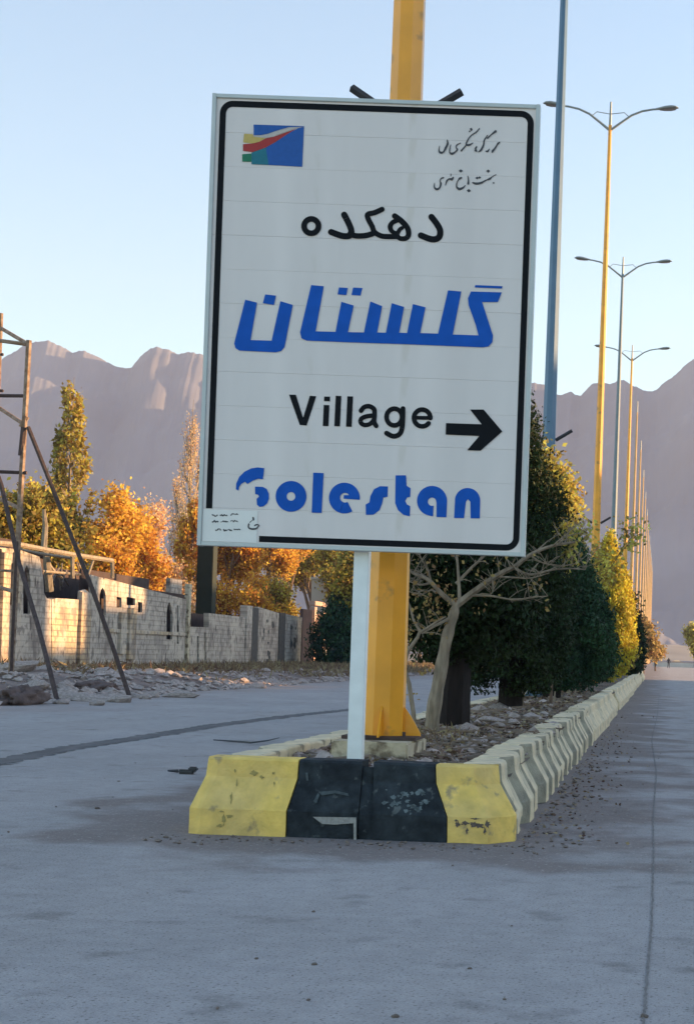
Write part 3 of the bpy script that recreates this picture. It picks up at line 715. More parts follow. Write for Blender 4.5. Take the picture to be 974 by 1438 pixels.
b = MB(); b.box(-.058, .058, .094, .19, .0, SZ1 - .1, .006); b.build('post', 'post_white', sign)
# flat print ---------------------------------------------------------
_ly = [0]
def ly():
    _ly[0] += 1; return -.0035 - .00005 * (_ly[0] % 60)
def poly_print(polys, name, m, tf):
    V = []; Fc = []
    for pl in polys:
        y = ly(); P = [tf(u, v) for u, v in pl]
        k = len(V); V += [(x, y, z) for x, z in P]
        for tri in tessellate_polygon([[Vector((x, z, 0)) for x, z in P]]): Fc.append(tuple(i + k for i in tri))
    o = mesh_obj(name, V, Fc, m, sign)
    return o
def pxz(u, v):
    p = W(u, v, YS); return (p.x - OX, p.z)
def zt(u0, v0, s): return lambda a, b_: pxz(u0 + a / s, v0 + b_ / s)
def smooth_line(pts, n=6):
    P = [pts[0]] + list(pts) + [pts[-1]]; out = []
    for i in range(1, len(P) - 2):
        for k in range(n):
            t = k / n; q = []
            for c in (0, 1):
                p0, p1, p2, p3 = P[i - 1][c], P[i][c], P[i + 1][c], P[i + 2][c]
                q.append(.5 * (2 * p1 + (p2 - p0) * t + (2 * p0 - 5 * p1 + 4 * p2 - p3) * t * t + (3 * p1 - p0 - 3 * p2 + p3) * t ** 3))
            out.append(tuple(q))
    out.append(tuple(pts[-1])); return out
def stroke_polys(pts, w, n=6, round_=True, closed=False):
    """quads plus round joints; w may be one width or one per control point"""
    ws = w if isinstance(w, (list, tuple)) else [w] * len(pts)
    P3 = smooth_line(pts, n) if n > 1 else list(pts)
    WW = []
    for i in range(len(P3)):
        t = i / max(1, len(P3) - 1) * (len(ws) - 1); a = int(min(t, len(ws) - 1)); bq = min(a + 1, len(ws) - 1); WW.append(ws[a] + (ws[bq] - ws[a]) * (t - a))
    Lf = []; Rt = []
    for i, p in enumerate(P3):
        a = P3[max(i - 1, 0)]; c = P3[min(i + 1, len(P3) - 1)]; dx, dy = c[0] - a[0], c[1] - a[1]; l = math.hypot(dx, dy) or 1; nx, ny = -dy / l, dx / l
        Lf.append((p[0] + nx * WW[i] / 2, p[1] + ny * WW[i] / 2)); Rt.append((p[0] - nx * WW[i] / 2, p[1] - ny * WW[i] / 2))
    out = [[Lf[i], Lf[i + 1], Rt[i + 1], Rt[i]] for i in range(len(P3) - 1)]
    if round_:
        for i in (0, len(P3) - 1): out.append([(P3[i][0] + WW[i] / 2 * math.cos(6.2832 * k / 12), P3[i][1] + WW[i] / 2 * math.sin(6.2832 * k / 12)) for k in range(12)])
    return out
def arc(cx, cy, r, a0, a1, n=20): return [(cx + r * math.cos(math.radians(a0 + (a1 - a0) * i / n)), cy - r * math.sin(math.radians(a0 + (a1 - a0) * i / n))) for i in range(n + 1)]

# border (drawn in sign coordinates, metres)
bl = pxz(303, 450)[0]; br = pxz(735, 450)[0]; bt_ = pxz(530, 153)[1]; bb = pxz(540, 763)[1]; wb = .047; rr = .075
path = [(bl, pxz(297, 714)[1]), (bl, bt_ - rr)] + [(bl + rr - rr * math.cos(t), bt_ - rr + rr * math.sin(t)) for t in np.linspace(0, math.pi / 2, 8)][1:] + \
       [(br - rr, bt_)] + [(br - rr + rr * math.sin(t), bt_ - rr + rr * math.cos(t)) for t in np.linspace(0, math.pi / 2, 8)][1:] + \
       [(br, bb + rr)] + [(br - rr + rr * math.cos(t), bb + rr - rr * math.sin(t)) for t in np.linspace(0, math.pi / 2, 8)][1:] + [(pxz(364, 752)[0], bb)]
V = []; n = len(path)
for i, p in enumerate(path):
    a = path[max(i - 1, 0)]; c = path[min(i + 1, n - 1)]; dx, dy = c[0] - a[0], c[1] - a[1]; l = math.hypot(dx, dy); nx, ny = -dy / l, dx / l
    V += [(p[0] + nx * wb / 2, -.003, p[1] + ny * wb / 2), (p[0] - nx * wb / 2, -.003, p[1] - ny * wb / 2)]
mesh_obj('border', V, [(2 * i, 2 * i + 1, 2 * i + 3, 2 * i + 2) for i in range(n - 1)], 'sign_black', sign)

# black persian word
T = zt(410, 280, 4.235); w = 37
sp = []
sp += stroke_polys([(828, 105), (862, 150), (880, 190), (870, 228), (830, 238), (765, 215)], w, 6)
poly_print(sp, 'letters', 'sign_black', T)['label'] = 'right-hand letter of the black Persian word'
sp = []
sp += stroke_polys(arc(115, 160, 43, 90, 450, 22), 34, 1)
poly_print(sp, 'letters', 'sign_black', T)['label'] = 'round last letter of the black Persian word'
sp = []
sp += stroke_polys([(310, 92), (335, 140), (352, 185), (345, 215), (300, 218), (232, 195)], w, 6)
sp += stroke_polys([(345, 205), (375, 217), (430, 217), (480, 205)], w - 4, 6)
sp += stroke_polys([(535, 60), (490, 80), (450, 90), (452, 115), (475, 160), (490, 195), (530, 218), (580, 222), (625, 222)], w - 6, 6)
sp += stroke_polys([(610, 100), (650, 130), (685, 170), (692, 210), (675, 232), (640, 232), (625, 210), (640, 180), (655, 170)], [34, 34, 32, 32, 30, 28, 26, 24, 22], 6)
sp += stroke_polys([(625, 125), (595, 140), (583, 165), (595, 192), (625, 205)], [28, 28, 30, 26, 24], 6)
poly_print(sp, 'letters', 'sign_black', T)['label'] = 'joined middle letters of the black Persian word'
# large blue persian word
T = zt(320, 380, 2.435)
pb = [[(60, 100), (100, 110), (78, 238), (150, 240), (180, 105), (222, 118), (194, 262), (183, 275), (165, 280), (40, 274), (27, 266), (22, 250), (27, 230)],
      [(128, 82), (165, 86), (158, 118), (120, 112)],
      [(285, 50), (328, 54), (300, 208), (368, 210), (388, 107), (430, 120), (410, 211), (465, 212), (487, 106), (527, 122), (510, 212), (540, 213), (560, 112), (602, 125), (585, 213), (612, 214), (632, 115), (675, 126),
       (657, 214), (718, 216), (752, 68), (797, 72), (768, 219), (856, 222), (846, 185), (822, 118), (820, 95), (830, 72), (935, 75), (922, 108), (868, 108), (905, 222), (903, 245), (890, 260), (870, 263), (750, 258),
       (600, 252), (420, 246), (270, 240), (252, 232), (247, 212)],
      [(845, 50), (938, 54), (936, 62), (843, 58)], [(380, 58), (410, 60), (405, 84), (375, 82)], [(428, 58), (460, 60), (453, 86), (422, 84)]]
poly_print(pb, 'blue_persian_word', 'sign_blue', T)['label'] = 'large blue Persian word across the middle'
# Village
T = zt(400, 545, 3.044)
def letter(pl, nm): poly_print(pl, 'letter', 'sign_black', T)['label'] = nm
letter([[(18, 28), (47, 29), (78, 128), (107, 33), (134, 35), (93, 160), (64, 158)]], 'letter V of Village')
letter([[(168, 36), (193, 37), (192, 57), (167, 56)]], 'dot of the i of Village'); letter([[(166, 72), (190, 73), (186, 163), (162, 162)]], 'letter i of Village')
letter([[(217, 33), (241, 34), (235, 164), (211, 163)]], 'first letter l of Village'); letter([[(267, 35), (291, 36), (285, 166), (261, 165)]], 'second letter l of Village')
letter(stroke_polys([(325, 97), (338, 82), (360, 78), (380, 90), (383, 112), (381, 145), (390, 162)], 20, 6) + stroke_polys([(381, 117), (350, 121), (327, 131), (324, 148), (340, 158), (364, 153), (381, 135)], 19, 6), 'letter a of Village')
letter(stroke_polys([(467 + 33 * math.cos(t), 124 - 36 * math.sin(t)) for t in np.linspace(0, 6.2832, 25)], 20, 1) + stroke_polys([(504, 88), (503, 130), (500, 172), (488, 198), (462, 206), (434, 193)], 21, 6), 'letter g of Village')
letter(stroke_polys([(586 + 35 * math.cos(t), 128 - 36 * math.sin(t)) for t in np.linspace(0, 5.6, 24)], 20, 1) + [[(556, 119), (628, 120), (628, 136), (556, 135)]], 'letter e of Village')
# arrow
T = zt(400, 545, 3.044)
ao = poly_print([[(688, 150), (840, 155), (790, 92), (848, 92), (928, 186), (835, 268), (778, 266), (830, 205), (686, 199)]], 'arrow', 'sign_black', T)
# Golestan
T = zt(325, 645, 5.41)
g1 = [[(250, 68), (240, 152), (205, 148), (165, 162), (122, 188), (105, 170), (75, 188), (60, 210), (55, 238), (35, 228), (38, 185), (60, 135), (100, 95), (150, 70), (200, 62)],
      [(180, 208), (240, 210), (268, 225), (285, 262), (285, 300), (272, 335), (245, 358), (215, 362), (195, 345), (192, 300), (210, 285), (205, 270), (182, 265)],
      [(622, 102), (700, 105), (685, 408), (610, 406)]]
o_out = arc(453, 282, 117, 0, 360, 40); o_in = arc(453, 282, 33, 0, 360, 40)
g1 += [[o_out[i], o_out[i + 1], o_in[i + 1], o_in[i]] for i in range(40)]
e_out = arc(858, 295, 117, -2, 301, 36); e_in = arc(862, 292, 37, -2, 301, 36)
g1 += [[e_out[i], e_out[i + 1], e_in[i + 1], e_in[i]] for i in range(36)] + [[(852, 272), (972, 272), (975, 308), (852, 300)]]
g1 = [[T(*p) for p in pl] for pl in g1]
T = zt(500, 650, 5.126)
g2 = [[(228, 170), (225, 245), (195, 250), (187, 290), (168, 340), (125, 373), (70, 375), (68, 300), (95, 285), (102, 240), (128, 190), (172, 168)],
      [(283, 90), (358, 90), (362, 165), (390, 182), (388, 245), (365, 250), (352, 275), (365, 300), (388, 312), (385, 385), (340, 375), (300, 340), (280, 290)],
      [(577, 390), (648, 392), (653, 272)] + arc(545, 274, 108, 0, 255, 26)[1:] + [(552, 386), (556, 310)] + arc(545, 280, 30, 290, 20, 18) + [(577, 288)],
      [(703, 398), (710, 272)] + arc(800, 272, 91, 180, 0, 18)[1:] + [(888, 400), (822, 400), (820, 280), (803, 262), (788, 280), (775, 398)]]
g2 = [[T(*p) for p in pl] for pl in g2]
poly_print(g1 + g2, 'golestan_word', 'sign_blue', lambda a, b_: (a, b_))['label'] = 'blue rounded word at the foot of the sign'
# emblem
T = zt(320, 150, 7.49)
for nme, m, pl in (('logo_field', 'logo_blue', [(400, 430), (500, 375), (620, 290), (740, 225), (800, 212), (782, 632), (430, 613)]), ('logo_field', 'logo_blue', [(272, 188), (800, 205), (800, 211), (640, 216), (520, 250), (420, 285), (340, 300), (272, 300)]),
                   ('logo_wave', 'logo_teal', [(250, 482), (262, 479), (400, 430), (430, 613), (250, 606)]), ('logo_wave', 'logo_cream', [(272, 304), (340, 303), (420, 288), (520, 253), (640, 219), (760, 212), (700, 232), (560, 285), (480, 315), (400, 330), (272, 315)]),
                   ('logo_wave', 'logo_yellow', [(172, 285), (265, 290), (272, 316), (400, 331), (330, 370), (262, 386), (162, 375)]),
                   ('logo_wave', 'logo_red', [(160, 395), (262, 388), (332, 371), (402, 333), (482, 318), (600, 275), (720, 232), (640, 280), (500, 372), (400, 428), (262, 478), (160, 465)]),
                   ('logo_wave', 'logo_green', [(152, 500), (249, 492), (249, 580), (152, 578)])):
    poly_print([pl], nme, m, T)
# thin calligraphic lines
T = zt(605, 170, 8.855); s1 = []
for pts, w in (([(850, 265), (825, 290), (835, 270), (800, 330), (765, 375), (755, 395)], [14, 22, 16, 20, 28, 8]), ([(722, 350), (700, 380), (680, 375)], [10, 22, 12]),
               ([(800, 130), (750, 170), (700, 215)], [30, 14, 18]), ([(700, 180), (660, 240), (650, 300), (620, 360), (590, 385)], [12, 18, 20, 26, 12]), ([(565, 320), (550, 350), (565, 378), (540, 370)], [16, 24, 16, 10]),
               ([(600, 95), (560, 140), (500, 180), (460, 230), (435, 290), (470, 300), (520, 275)], [12, 16, 14, 16, 18, 26, 8]), ([(440, 295), (410, 330), (375, 370)], [16, 18, 22]),
               ([(365, 275), (320, 300), (310, 330), (325, 355), (300, 385), (260, 408), (230, 390), (235, 330), (245, 295)], [10, 16, 12, 20, 16, 30, 16, 12, 6]),
               ([(200, 235), (205, 285), (180, 340), (155, 385), (120, 395), (98, 370), (105, 310)], [10, 26, 26, 18, 28, 18, 6])):
    s1 += stroke_polys(pts, w, 4)
s1 += [[(480, 95), (505, 85), (515, 115), (492, 128)], [(470, 120), (488, 125), (485, 140), (468, 136)]]
poly_print(s1, 'calligraphy_line', 'ink', T)['kind'] = 'stuff'
T = zt(600, 230, 8.855); s2 = []
for pts, w in (([(850, 135), (800, 165), (770, 190), (730, 205), (660, 240), (600, 248), (560, 235)], [8, 12, 28, 14, 26, 30, 14]), ([(500, 155), (508, 200), (505, 250)], [10, 16, 26]),
               ([(420, 175), (400, 185), (385, 200), (365, 240), (362, 290), (395, 315), (440, 300), (468, 270)], [20, 28, 12, 12, 20, 34, 22, 8]), ([(320, 170), (300, 195), (270, 190), (240, 215), (222, 270)], [14, 34, 18, 22, 8]),
               ([(195, 175), (170, 185), (155, 215), (165, 250), (150, 300), (115, 318), (85, 295), (88, 240)], [20, 16, 12, 24, 18, 30, 18, 6]), ([(290, 130), (288, 155)], [12, 8])):
    s2 += stroke_polys(pts, w, 4)
s2 += [[(x + r * math.cos(k), y + r * .8 * math.sin(k)) for k in (0, 1.57, 3.14, 4.71)] for x, y, r in ((412, 90, 27), (752, 92, 25), (615, 178, 22), (645, 172, 20), (512, 335, 27), (820, 240, 14))]
poly_print(s2, 'calligraphy_line', 'ink', T)['kind'] = 'stuff'
# corner patch and its small print
pp_ = [pxz(287, 715), pxz(362, 717), pxz(361, 757), pxz(285, 756)]
poly_print([[(SX0 - OX + .024, pp_[0][1]), (pp_[1][0], pp_[0][1]), (pp_[1][0], SZ0 + .024), (SX0 - OX + .024, SZ0 + .024)]], 'corner_patch', 'sticker', lambda a, b_: (a, b_)).location.y = .0012
T = zt(290, 710, 10.82); s3 = []
for x0, x1, y in ((92, 170, 150), (210, 315, 148), (375, 480, 140), (95, 175, 240), (220, 325, 245), (370, 475, 238), (148, 215, 370), (262, 380, 372), (425, 508, 366)):
    x = x0; P = []
    while x < x1: P.append((x, y + R.uniform(-16, 14))); x += R.uniform(10, 18)
    P.append((x1, y + R.uniform(-8, 8)))
    s3 += stroke_polys(P[::-1], [R.uniform(8, 22) for _ in P], 3)
s3 += stroke_polys([(645, 280), (640, 330), (680, 355), (750, 352), (780, 325), (800, 300), (760, 290), (735, 305)], [22, 22, 26, 26, 16, 14, 20, 20], 4) + stroke_polys([(710, 185), (715, 215)], 26, 1) + stroke_polys([(710, 215), (660, 255)], [8, 12], 1)
poly_print(s3, 'small_print', 'ink', T)['kind'] = 'stuff'

# ------------------------------------------------------------------ trees
def limb_tree(seed, height, r0, depth=4, spread=.55, upb=.35, first=.35, nb=3, ratio=.68, lean=(0, 0)):
    """returns tube builder, twig tip points"""
    rr_ = random.Random(seed); b = MB(); tips = []
    def grow(p, d, L, r, lv):
        n = 4; pts = [p]; rs = [r]
        for i in range(n):
            d = (d + Vector((rr_.gauss(0, .10), rr_.gauss(0, .10), rr_.gauss(0, .06) + (.05 * upb if lv else .02)))).normalized()
            p = p + d * L / n; pts.append(p); rs.append(r * (1 - .45 * (i + 1) / n))
        b.tube(pts, rs, 7 if lv == 0 else (5 if lv < 2 else 3), False)
        if lv >= depth: tips.extend(pts[1:]); return
        if lv >= depth - 1: tips.extend(pts[2:])
        for k in range(nb + (1 if lv == 0 else 0)):
            t = rr_.uniform(.45, 1) if k else 1; q = pts[0].lerp(pts[-1], t) if False else pts[max(1, min(n, int(round(t * n))))]
            a = rr_.uniform(0, 6.283); o_ = Vector((math.cos(a), math.sin(a), 0)) * spread
            nd = (d * (1 - spread * .5) + o_ + Vector((0, 0, upb * .4))).normalized()
            grow(q, nd, L * ratio * rr_.uniform(.75, 1.15), r * .55, lv + 1)
    grow(Vector((0, 0, -.15)), Vector((lean[0], lean[1], 1)).normalized(), height * first, r0, 0)
    return b, tips
def broadleaf(loc, height, seed, leaf, bark, label, leafsize=.22, nleaf=5000, width=None, r0=.14, spread=.55, upb=.35, first=.33, cl=.35, name='tree', cat='tree', group=None, nb=3, depth=4, ratio=.68):
    t = thing(name, label, cat, loc, 0, group)
    b, tips = limb_tree(seed, height, r0, depth, spread, upb, first, nb, ratio)
    mz = max(p.z for p in tips); s = height / mz
    mw = max(math.hypot(p.x, p.y) for p in tips); sx = (width / mw) if width else s
    b.v = [(x * sx if z > .3 else x, y * sx if z > .3 else y, z * s) for x, y, z in b.v]
    b.build('trunk', bark, t)
    T_ = np.array([(p.x * sx, p.y * sx, p.z * s) for p in tips])
    if nleaf:
        P = T_[NP.randint(0, len(T_), nleaf)] + NP.normal(size=(nleaf, 3)) * cl
        scatter_quads('crown', P, leafsize, leaf, t, 1.6)
    return t
def conifer(loc, height, rad, leaf, label, n=30000, leafsize=.09, bare=.35, top=.5, trunk='bark_dark', seed=1, name='cypress_tree', cat='tree', tr=.09, group=None, nclump=420, prof=None, ragged=.25):
    """flame-shaped crown made of upward-pointing sprays round a dark trunk"""
    rs = np.random.RandomState(seed); t = thing(name, label, cat, loc, 0, group)
    b = MB(); b.tube([(0, 0, -.15), (.02, 0, height * .3), (0, .02, height * .7), (0, 0, height * .96)], [tr, tr * .8, tr * .4, .01], 7)
    for k in range(14):
        z = bare * height + .02 + (height * (.9 - bare)) * k / 14; a = k * 2.4; L = rad * .6 * (1 - k / 16)
        b.tube([(0, 0, z), (math.cos(a) * L * .6, math.sin(a) * L * .6, z + .15), (math.cos(a) * L, math.sin(a) * L, z + .5 * L + .2)], [tr * .35, tr * .2, .006], 4, False)
    b.build('trunk', trunk, t)
    pf = prof or (lambda f: min(1, (f / .16)) ** .55 * (1 - max(0, (f - .3) / .7) ** 1.5))
    C = []
    while len(C) < nclump:
        f = rs.rand(); pr = pf(f)
        if rs.rand() > pr + .12: continue
        a = rs.rand() * 6.283; z = height * bare + f * height * (1 - bare)
        rr_ = rad * pr * (1 + ragged * noise.noise(Vector((math.cos(a) * 1.5, math.sin(a) * 1.5, z * 1.2 + seed)))) * (.98 if rs.rand() < .62 else math.sqrt(rs.rand()) * .85)
        C.append((rr_ * math.cos(a), rr_ * math.sin(a), z - .1))
    C = np.array(C); idx = rs.randint(0, len(C), n); h = np.abs(rs.normal(size=n))
    cs = rad * .13
    P = C[idx] + np.stack([rs.normal(size=n) * cs * (1.15 - .3 * np.minimum(h, 2)), rs.normal(size=n) * cs * (1.15 - .3 * np.minimum(h, 2)), h * rad * .30 - rad * .1], 1)
    scatter_quads('crown', P, leafsize, leaf, t, 2.2, up=.9, rs=rs)
    return t
def on_median(Y, X=-2.25): return (X, Y, .49)

conifer((-2.33, 17.7, .42), 3.6, .78, 'cyp_dark', 'dark cypress with a thick black trunk directly behind the bare tree', 60000, .065, .27, seed=3, tr=.21, ragged=.45)
conifer((-2.33, 24.4, .49), 4.75, .86, 'cyp_dark', 'dark pointed cypress whose tip shows just right of the sign', 80000, .065, .09, seed=5, tr=.2, ragged=.6, nclump=300,
        prof=lambda f: min(1, f / .06 + .3) ** .5 * (1 - max(0, (f - .3) / .7)) ** .95 * 1.02 + (.10 if f > .75 else 0))
conifer((-2.12, 30.7, .49), 3.5, .92, 'cyp_green', 'dark green rounded cypress, third trunk of the median row', 52000, .075, .10, seed=8, tr=.2, ragged=.6, nclump=240)
conifer((-2.25, 38, .49), 3.7, .95, 'cyp_green', 'deep green cypress half hidden behind the third trunk', 20000, .12, .04, seed=9)
broadleaf(on_median(28, -1.95), 4.5, 21, 'olive', 'bark_mid', 'olive leafy tree with loose yellowish crown above the dark cypresses', .09, 15000, .95, .05, .5, .6, .42, .14)
broadleaf(on_median(43, -2.2), 4.9, 29, 'olive', 'bark_mid', 'sparse leafy tree with a few leaves standing before the yellow lamp pole', .12, 2600, 1.5, .07, .6, .5, .36, .16)
conifer((-2.3, 49, .49), 3.3, .8, 'cyp_dark', 'dark brownish cypress left of the golden one', 20000, .14, .03, seed=12)
conifer((-2.0, 57.5, .49), 5.3, .92, 'cyp_gold', 'bright golden yellow cypress lit by the sun', 40000, .12, .03, seed=14, prof=lambda f: min(1, (f + .05) / .25) ** .7 * (1 - max(0, (f - .35) / .65) ** 1.7), ragged=.4)
conifer((-2.3, 70, .49), 4.2, 1.0, 'dull_leaf', 'brownish conifer behind the golden cypress', 9000, .2, .03, seed=15)
conifer((-1.75, 84, .49), 3.9, .9, 'cyp_dark', 'dark conical cypress right behind the golden one', 12000, .2, .02, seed=16)
broadleaf(on_median(96, -2.0), 5.6, 33, 'dull_leaf', 'bark_mid', 'thin brownish tree top rising over the far dark cypress', .2, 2200, 1.2, .08, .5, .5, .36, .2)
broadleaf((-1.6, 150, 0), 5.2, 34, 'tan_leaf', 'bark_mid', 'sunlit tan bushy tree at the far end of the barrier row', .3, 5000, 2.0, .12, .7, .2, .2, .35)
broadleaf((-.6, 185, 0), 3.6, 38, 'tan_leaf', 'bark_mid', 'small pale bush beyond the sunlit tan tree', .3, 2500, 1.2, .12, .7, .2, .2, .3)
broadleaf((4.75, 215, 0), 6.2, 36, 'olive', 'bark_dark', 'dark green tree at the far right roadside, cut by the picture edge', .3, 7000, 1.6, .12, .6, .3, .16, .3)
broadleaf((-2.2, 120, .3), 4.5, 40, 'dull_leaf', 'bark_mid', 'dull brown shrub tree in the median past the last dark cypress', .28, 3000, 1.2, .1, .6, .3, .2, .3)

# bare tree in front of the dark cypress: hand-laid branches
t = thing('bare_tree', 'nearly leafless pale-barked tree leaning right behind the yellow pole', 'tree', (-2.42, 16.4, .45))
def bp(u, v, dy=0): return W(u, v, 16.4 + dy) - Vector(t.location)
tb = MB(); tb.tube([bp(u_, v_) for u_, v_ in smooth_line([(606, 1034), (608, 1000), (617, 950), (626, 900), (635, 868), (640, 848)], 3)], [.085 - .0028 * k_ + .006 * math.sin(k_ * 2.1) for k_ in range(16)], 9, False); tb.build('trunk', 'bark_pale', t)
brn = [([(640, 850), (668, 828), (700, 807), (722, 796), (745, 780), (775, 768), (808, 762)], .04), ([(640, 850), (620, 835), (600, 815), (580, 805), (566, 796)], .032), ([(606, 818), (590, 822), (574, 816)], .016),
       ([(645, 845), (643, 815), (640, 780), (636, 740)], .022), ([(640, 820), (662, 797), (680, 780), (702, 750)], .02), ([(722, 798), (745, 806), (775, 800), (802, 798), (822, 800)], .017),
       ([(660, 836), (690, 838), (720, 842), (750, 838), (768, 836)], .014), ([(700, 810), (720, 812), (745, 812), (770, 806)], .012), ([(636, 866), (612, 878), (592, 890)], .022), ([(612, 833), (604, 828), (590, 836), (575, 832)], .012),
       ([(604, 815), (598, 796), (590, 780), (585, 765)], .012), ([(745, 780), (760, 790), (790, 794), (812, 789)], .011), ([(775, 768), (790, 755), (815, 748)], .010), ([(690, 812), (694, 828), (688, 836)], .009)]
for k, (pts, r) in enumerate(brn):
    g = MB(); dyk = R.uniform(-.35, .2); n_ = len(pts); P = smooth_line([(p[0] + R.uniform(-1.5, 1.5), p[1] + R.uniform(-1.5, 1.5)) if i else p for i, p in enumerate(pts)], 4)
    g.tube([bp(u, v, dyk * i / len(P)) for i, (u, v) in enumerate(P)], [r * (1 - .7 * i / len(P)) for i in range(len(P))], 5, False)
    for q in range(9):
        i = R.randrange(len(P) // 3, len(P)); a = bp(P[i][0], P[i][1], dyk * i / len(P)); d = Vector((R.uniform(-.2, .25), R.uniform(-.15, .15), R.uniform(-.05, .25)))
        g.tube([a, a + d * .5 + Vector((0, 0, .02)), a + d], [r * .3, .005, .003], 4, False); e1 = a + d * .55; g.tube([e1, e1 + Vector((R.uniform(-.12, .14), R.uniform(-.1, .1), R.uniform(0, .14)))], [.004, .002], 3, False)
    g.build('branch', 'bark_pale', t)
P = []
for (u, v, n_, s_) in ((625, 845, 70, 12), (600, 800, 40, 16), (680, 855, 6, 10), (755, 825, 14, 8), (595, 860, 30, 16), (612, 875, 26, 12), (690, 790, 22, 20), (585, 830, 20, 12), (768, 848, 4, 4), (660, 770, 30, 22), (570, 890, 12, 8)):
    for i in range(n_): P.append(tuple(bp(R.gauss(u, s_), R.gauss(v, s_), R.uniform(-.3, .3))))
scatter_quads('leaves', P, .05, 'tan_leaf', t, 1.5)
t2 = thing('sapling', 'thin crooked pale sapling between the yellow pole and the bare tree', 'sapling', (-2.6, 16.0, .45))
def bp2(u, v, dy=0): return W(u, v, 16.0 + dy) - Vector(t2.location)
g = MB(); g.tube([bp2(*q) for q in ((582, 1030), (580, 1000), (574, 960), (566, 938), (572, 915), (586, 895), (590, 885))], [.03, .025, .025, .024, .022, .018, .016], 6, False)
g.tube([bp2(*q) for q in ((590, 888), (580, 870), (575, 850), (568, 835))], [.016, .013, .01, .006], 5, False); g.tube([bp2(*q) for q in ((590, 888), (605, 878), (625, 866))], [.016, .013, .009], 5, False)
g.tube([bp2(*q) for q in ((568, 938), (563, 935), (560, 925))], [.014, .01, .006], 5, False); g.build('trunk', 'bark_pale', t2)
P = [tuple(bp2(R.gauss(u, 7), R.gauss(v, 7), R.uniform(-.2, .2))) for (u, v, n_) in ((568, 905, 14), (595, 942, 16), (575, 870, 14), (565, 945, 12), (580, 975, 6)) for i in range(n_)]
scatter_quads('leaves', P, .045, 'tan_leaf', t2, 1.5)
# dry weeds round the pole foot
pts = [(-2.25 + R.gauss(0, .22), 15.2 + R.gauss(0, .6), soil_z(-2.3, 15) + R.uniform(0, .14)) for i in range(420)]
tag(scatter_quads('dry_weeds', pts, .09, 'dry_grass', aspect=7, up=1, kind='stuff'), 'dry weeds growing round the foot of the yellow pole', 'weeds')

# ------------------------------------------------------------------ trees behind the left wall
def at_x(u, v, X): p = WX(u, v, X); return (p.x, p.y, .1)
def LT(u, X, vtop, wpx, seed, leaf, label, n=5000, ls=.28, tall=False, **k):
    p = WX(u, 900, X); Y = p.y; hgt = W(u, vtop, Y).z
    base = W(u, 900, Y).x
    kw = dict(spread=.62, upb=.4, first=.22, cl=.34); kw.update(k); ls *= .78; n = int(n * 1.6)
    return broadleaf((base, Y, .1), hgt, seed, leaf, 'bark_mid', label, ls, n, wpx * Y / F / 2, .16, name='autumn_tree', **kw)
def poplar(u, X, vtop, wpx, seed, leaf, label, n, ls=.22, streak=60, sparse=0, name='poplar_tree', prof=None):
    p = WX(u, 900, X); Y = p.y; hgt = W(u, vtop, Y).z; wid = wpx * Y / F / 2; rs = np.random.RandomState(seed)
    t = thing(name, label, 'tree', (p.x, Y, .1)); b = MB(); b.tube([(0, 0, -.2), (0, 0, hgt * .5), (.05, 0, hgt * .98)], [.18, .1, .012], 6); P = []
    pf = prof or (lambda f: min(1, f / .12) ** .5 * (1 - max(0, (f - .4) / .6) ** 1.6) * .9 + .1 * (f < .97))
    for k in range(streak):
        f = rs.rand() ** .8 * .82; z0 = hgt * (.1 + f * .88); a = rs.rand() * 6.28; L = hgt * rs.uniform(.08, .2) * (1 - f * .4); w0 = wid * pf(min(1, (z0 + L * .6) / hgt)) * rs.uniform(.5, 1.0)
        e_ = (math.cos(a) * w0, math.sin(a) * w0, min(z0 + L, hgt * .995)); m_ = (math.cos(a) * w0 * .6, math.sin(a) * w0 * .6, z0 + L * .35)
        b.tube([(0, 0, z0), m_, e_], [.045, .03, .008], 3, False)
        for q in range(int(n / streak)):
            s = rs.rand() ** .7; c = (m_[0] + (e_[0] - m_[0]) * s, m_[1] + (e_[1] - m_[1]) * s, m_[2] + (e_[2] - m_[2]) * s)
            P.append((c[0] + rs.normal() * wid * .09, c[1] + rs.normal() * wid * .09, c[2] + rs.normal() * .25))
    b.build('trunk', 'bark_pale', t); scatter_quads('crown', P, ls, leaf, t, 1.8, up=.6, rs=rs); return t
poplar(90, -30, 524, 74, 4, 'pine_gold', 'tall yellow-green poplar standing highest left of the sign', 6200, .24, 90)
poplar(259, -33, 555, 52, 6, 'rose_leaf', 'tall slim orange-pink poplar next to the left sign edge', 3000, .13, 150)
poplar(243, -35, 640, 34, 16, 'rose_leaf', 'lower slim orange poplar left of the tall pink one', 1700, .14, 80)
poplar(278, -36, 600, 34, 17, 'orange_leaf', 'orange poplar touching the left edge of the sign', 3000, .2, 60)
LT(35, -27, 700, 100, 51, 'yellow_leaf', 'golden leafy tree behind the pole frame at the far left', 6500, .26)
LT(8, -26, 690, 70, 52, 'pine_gold', 'dark green leafy tree at the left picture edge', 4000, .26)
LT(72, -25, 690, 80, 53, 'pine_gold', 'olive leafy tree under the tall yellow-green poplar', 5000, .26)
LT(140, -28, 690, 110, 54, 'yellow_leaf', 'bright golden tree above the broken wall gap', 7500, .27)
LT(180, -30, 715, 90, 55, 'orange_leaf', 'orange tree right of the bright golden one', 6000, .27)
LT(196, -38, 700, 60, 56, 'rose_leaf', 'rosy thin tree behind the orange crown', 2500, .25)
LT(222, -29, 782, 90, 57, 'rose_leaf', 'low rosy brown bushes above the long grey ruin wall', 4200, .24, first=.15)
LT(160, -26, 770, 90, 58, 'orange_leaf', 'low orange shrub tree just behind the ruin wall', 5000, .25, first=.15)
poplar(265, -31, 690, 60, 60, 'orange_leaf', 'orange bushy poplar directly left of the dark column', 6000, .26, 80)
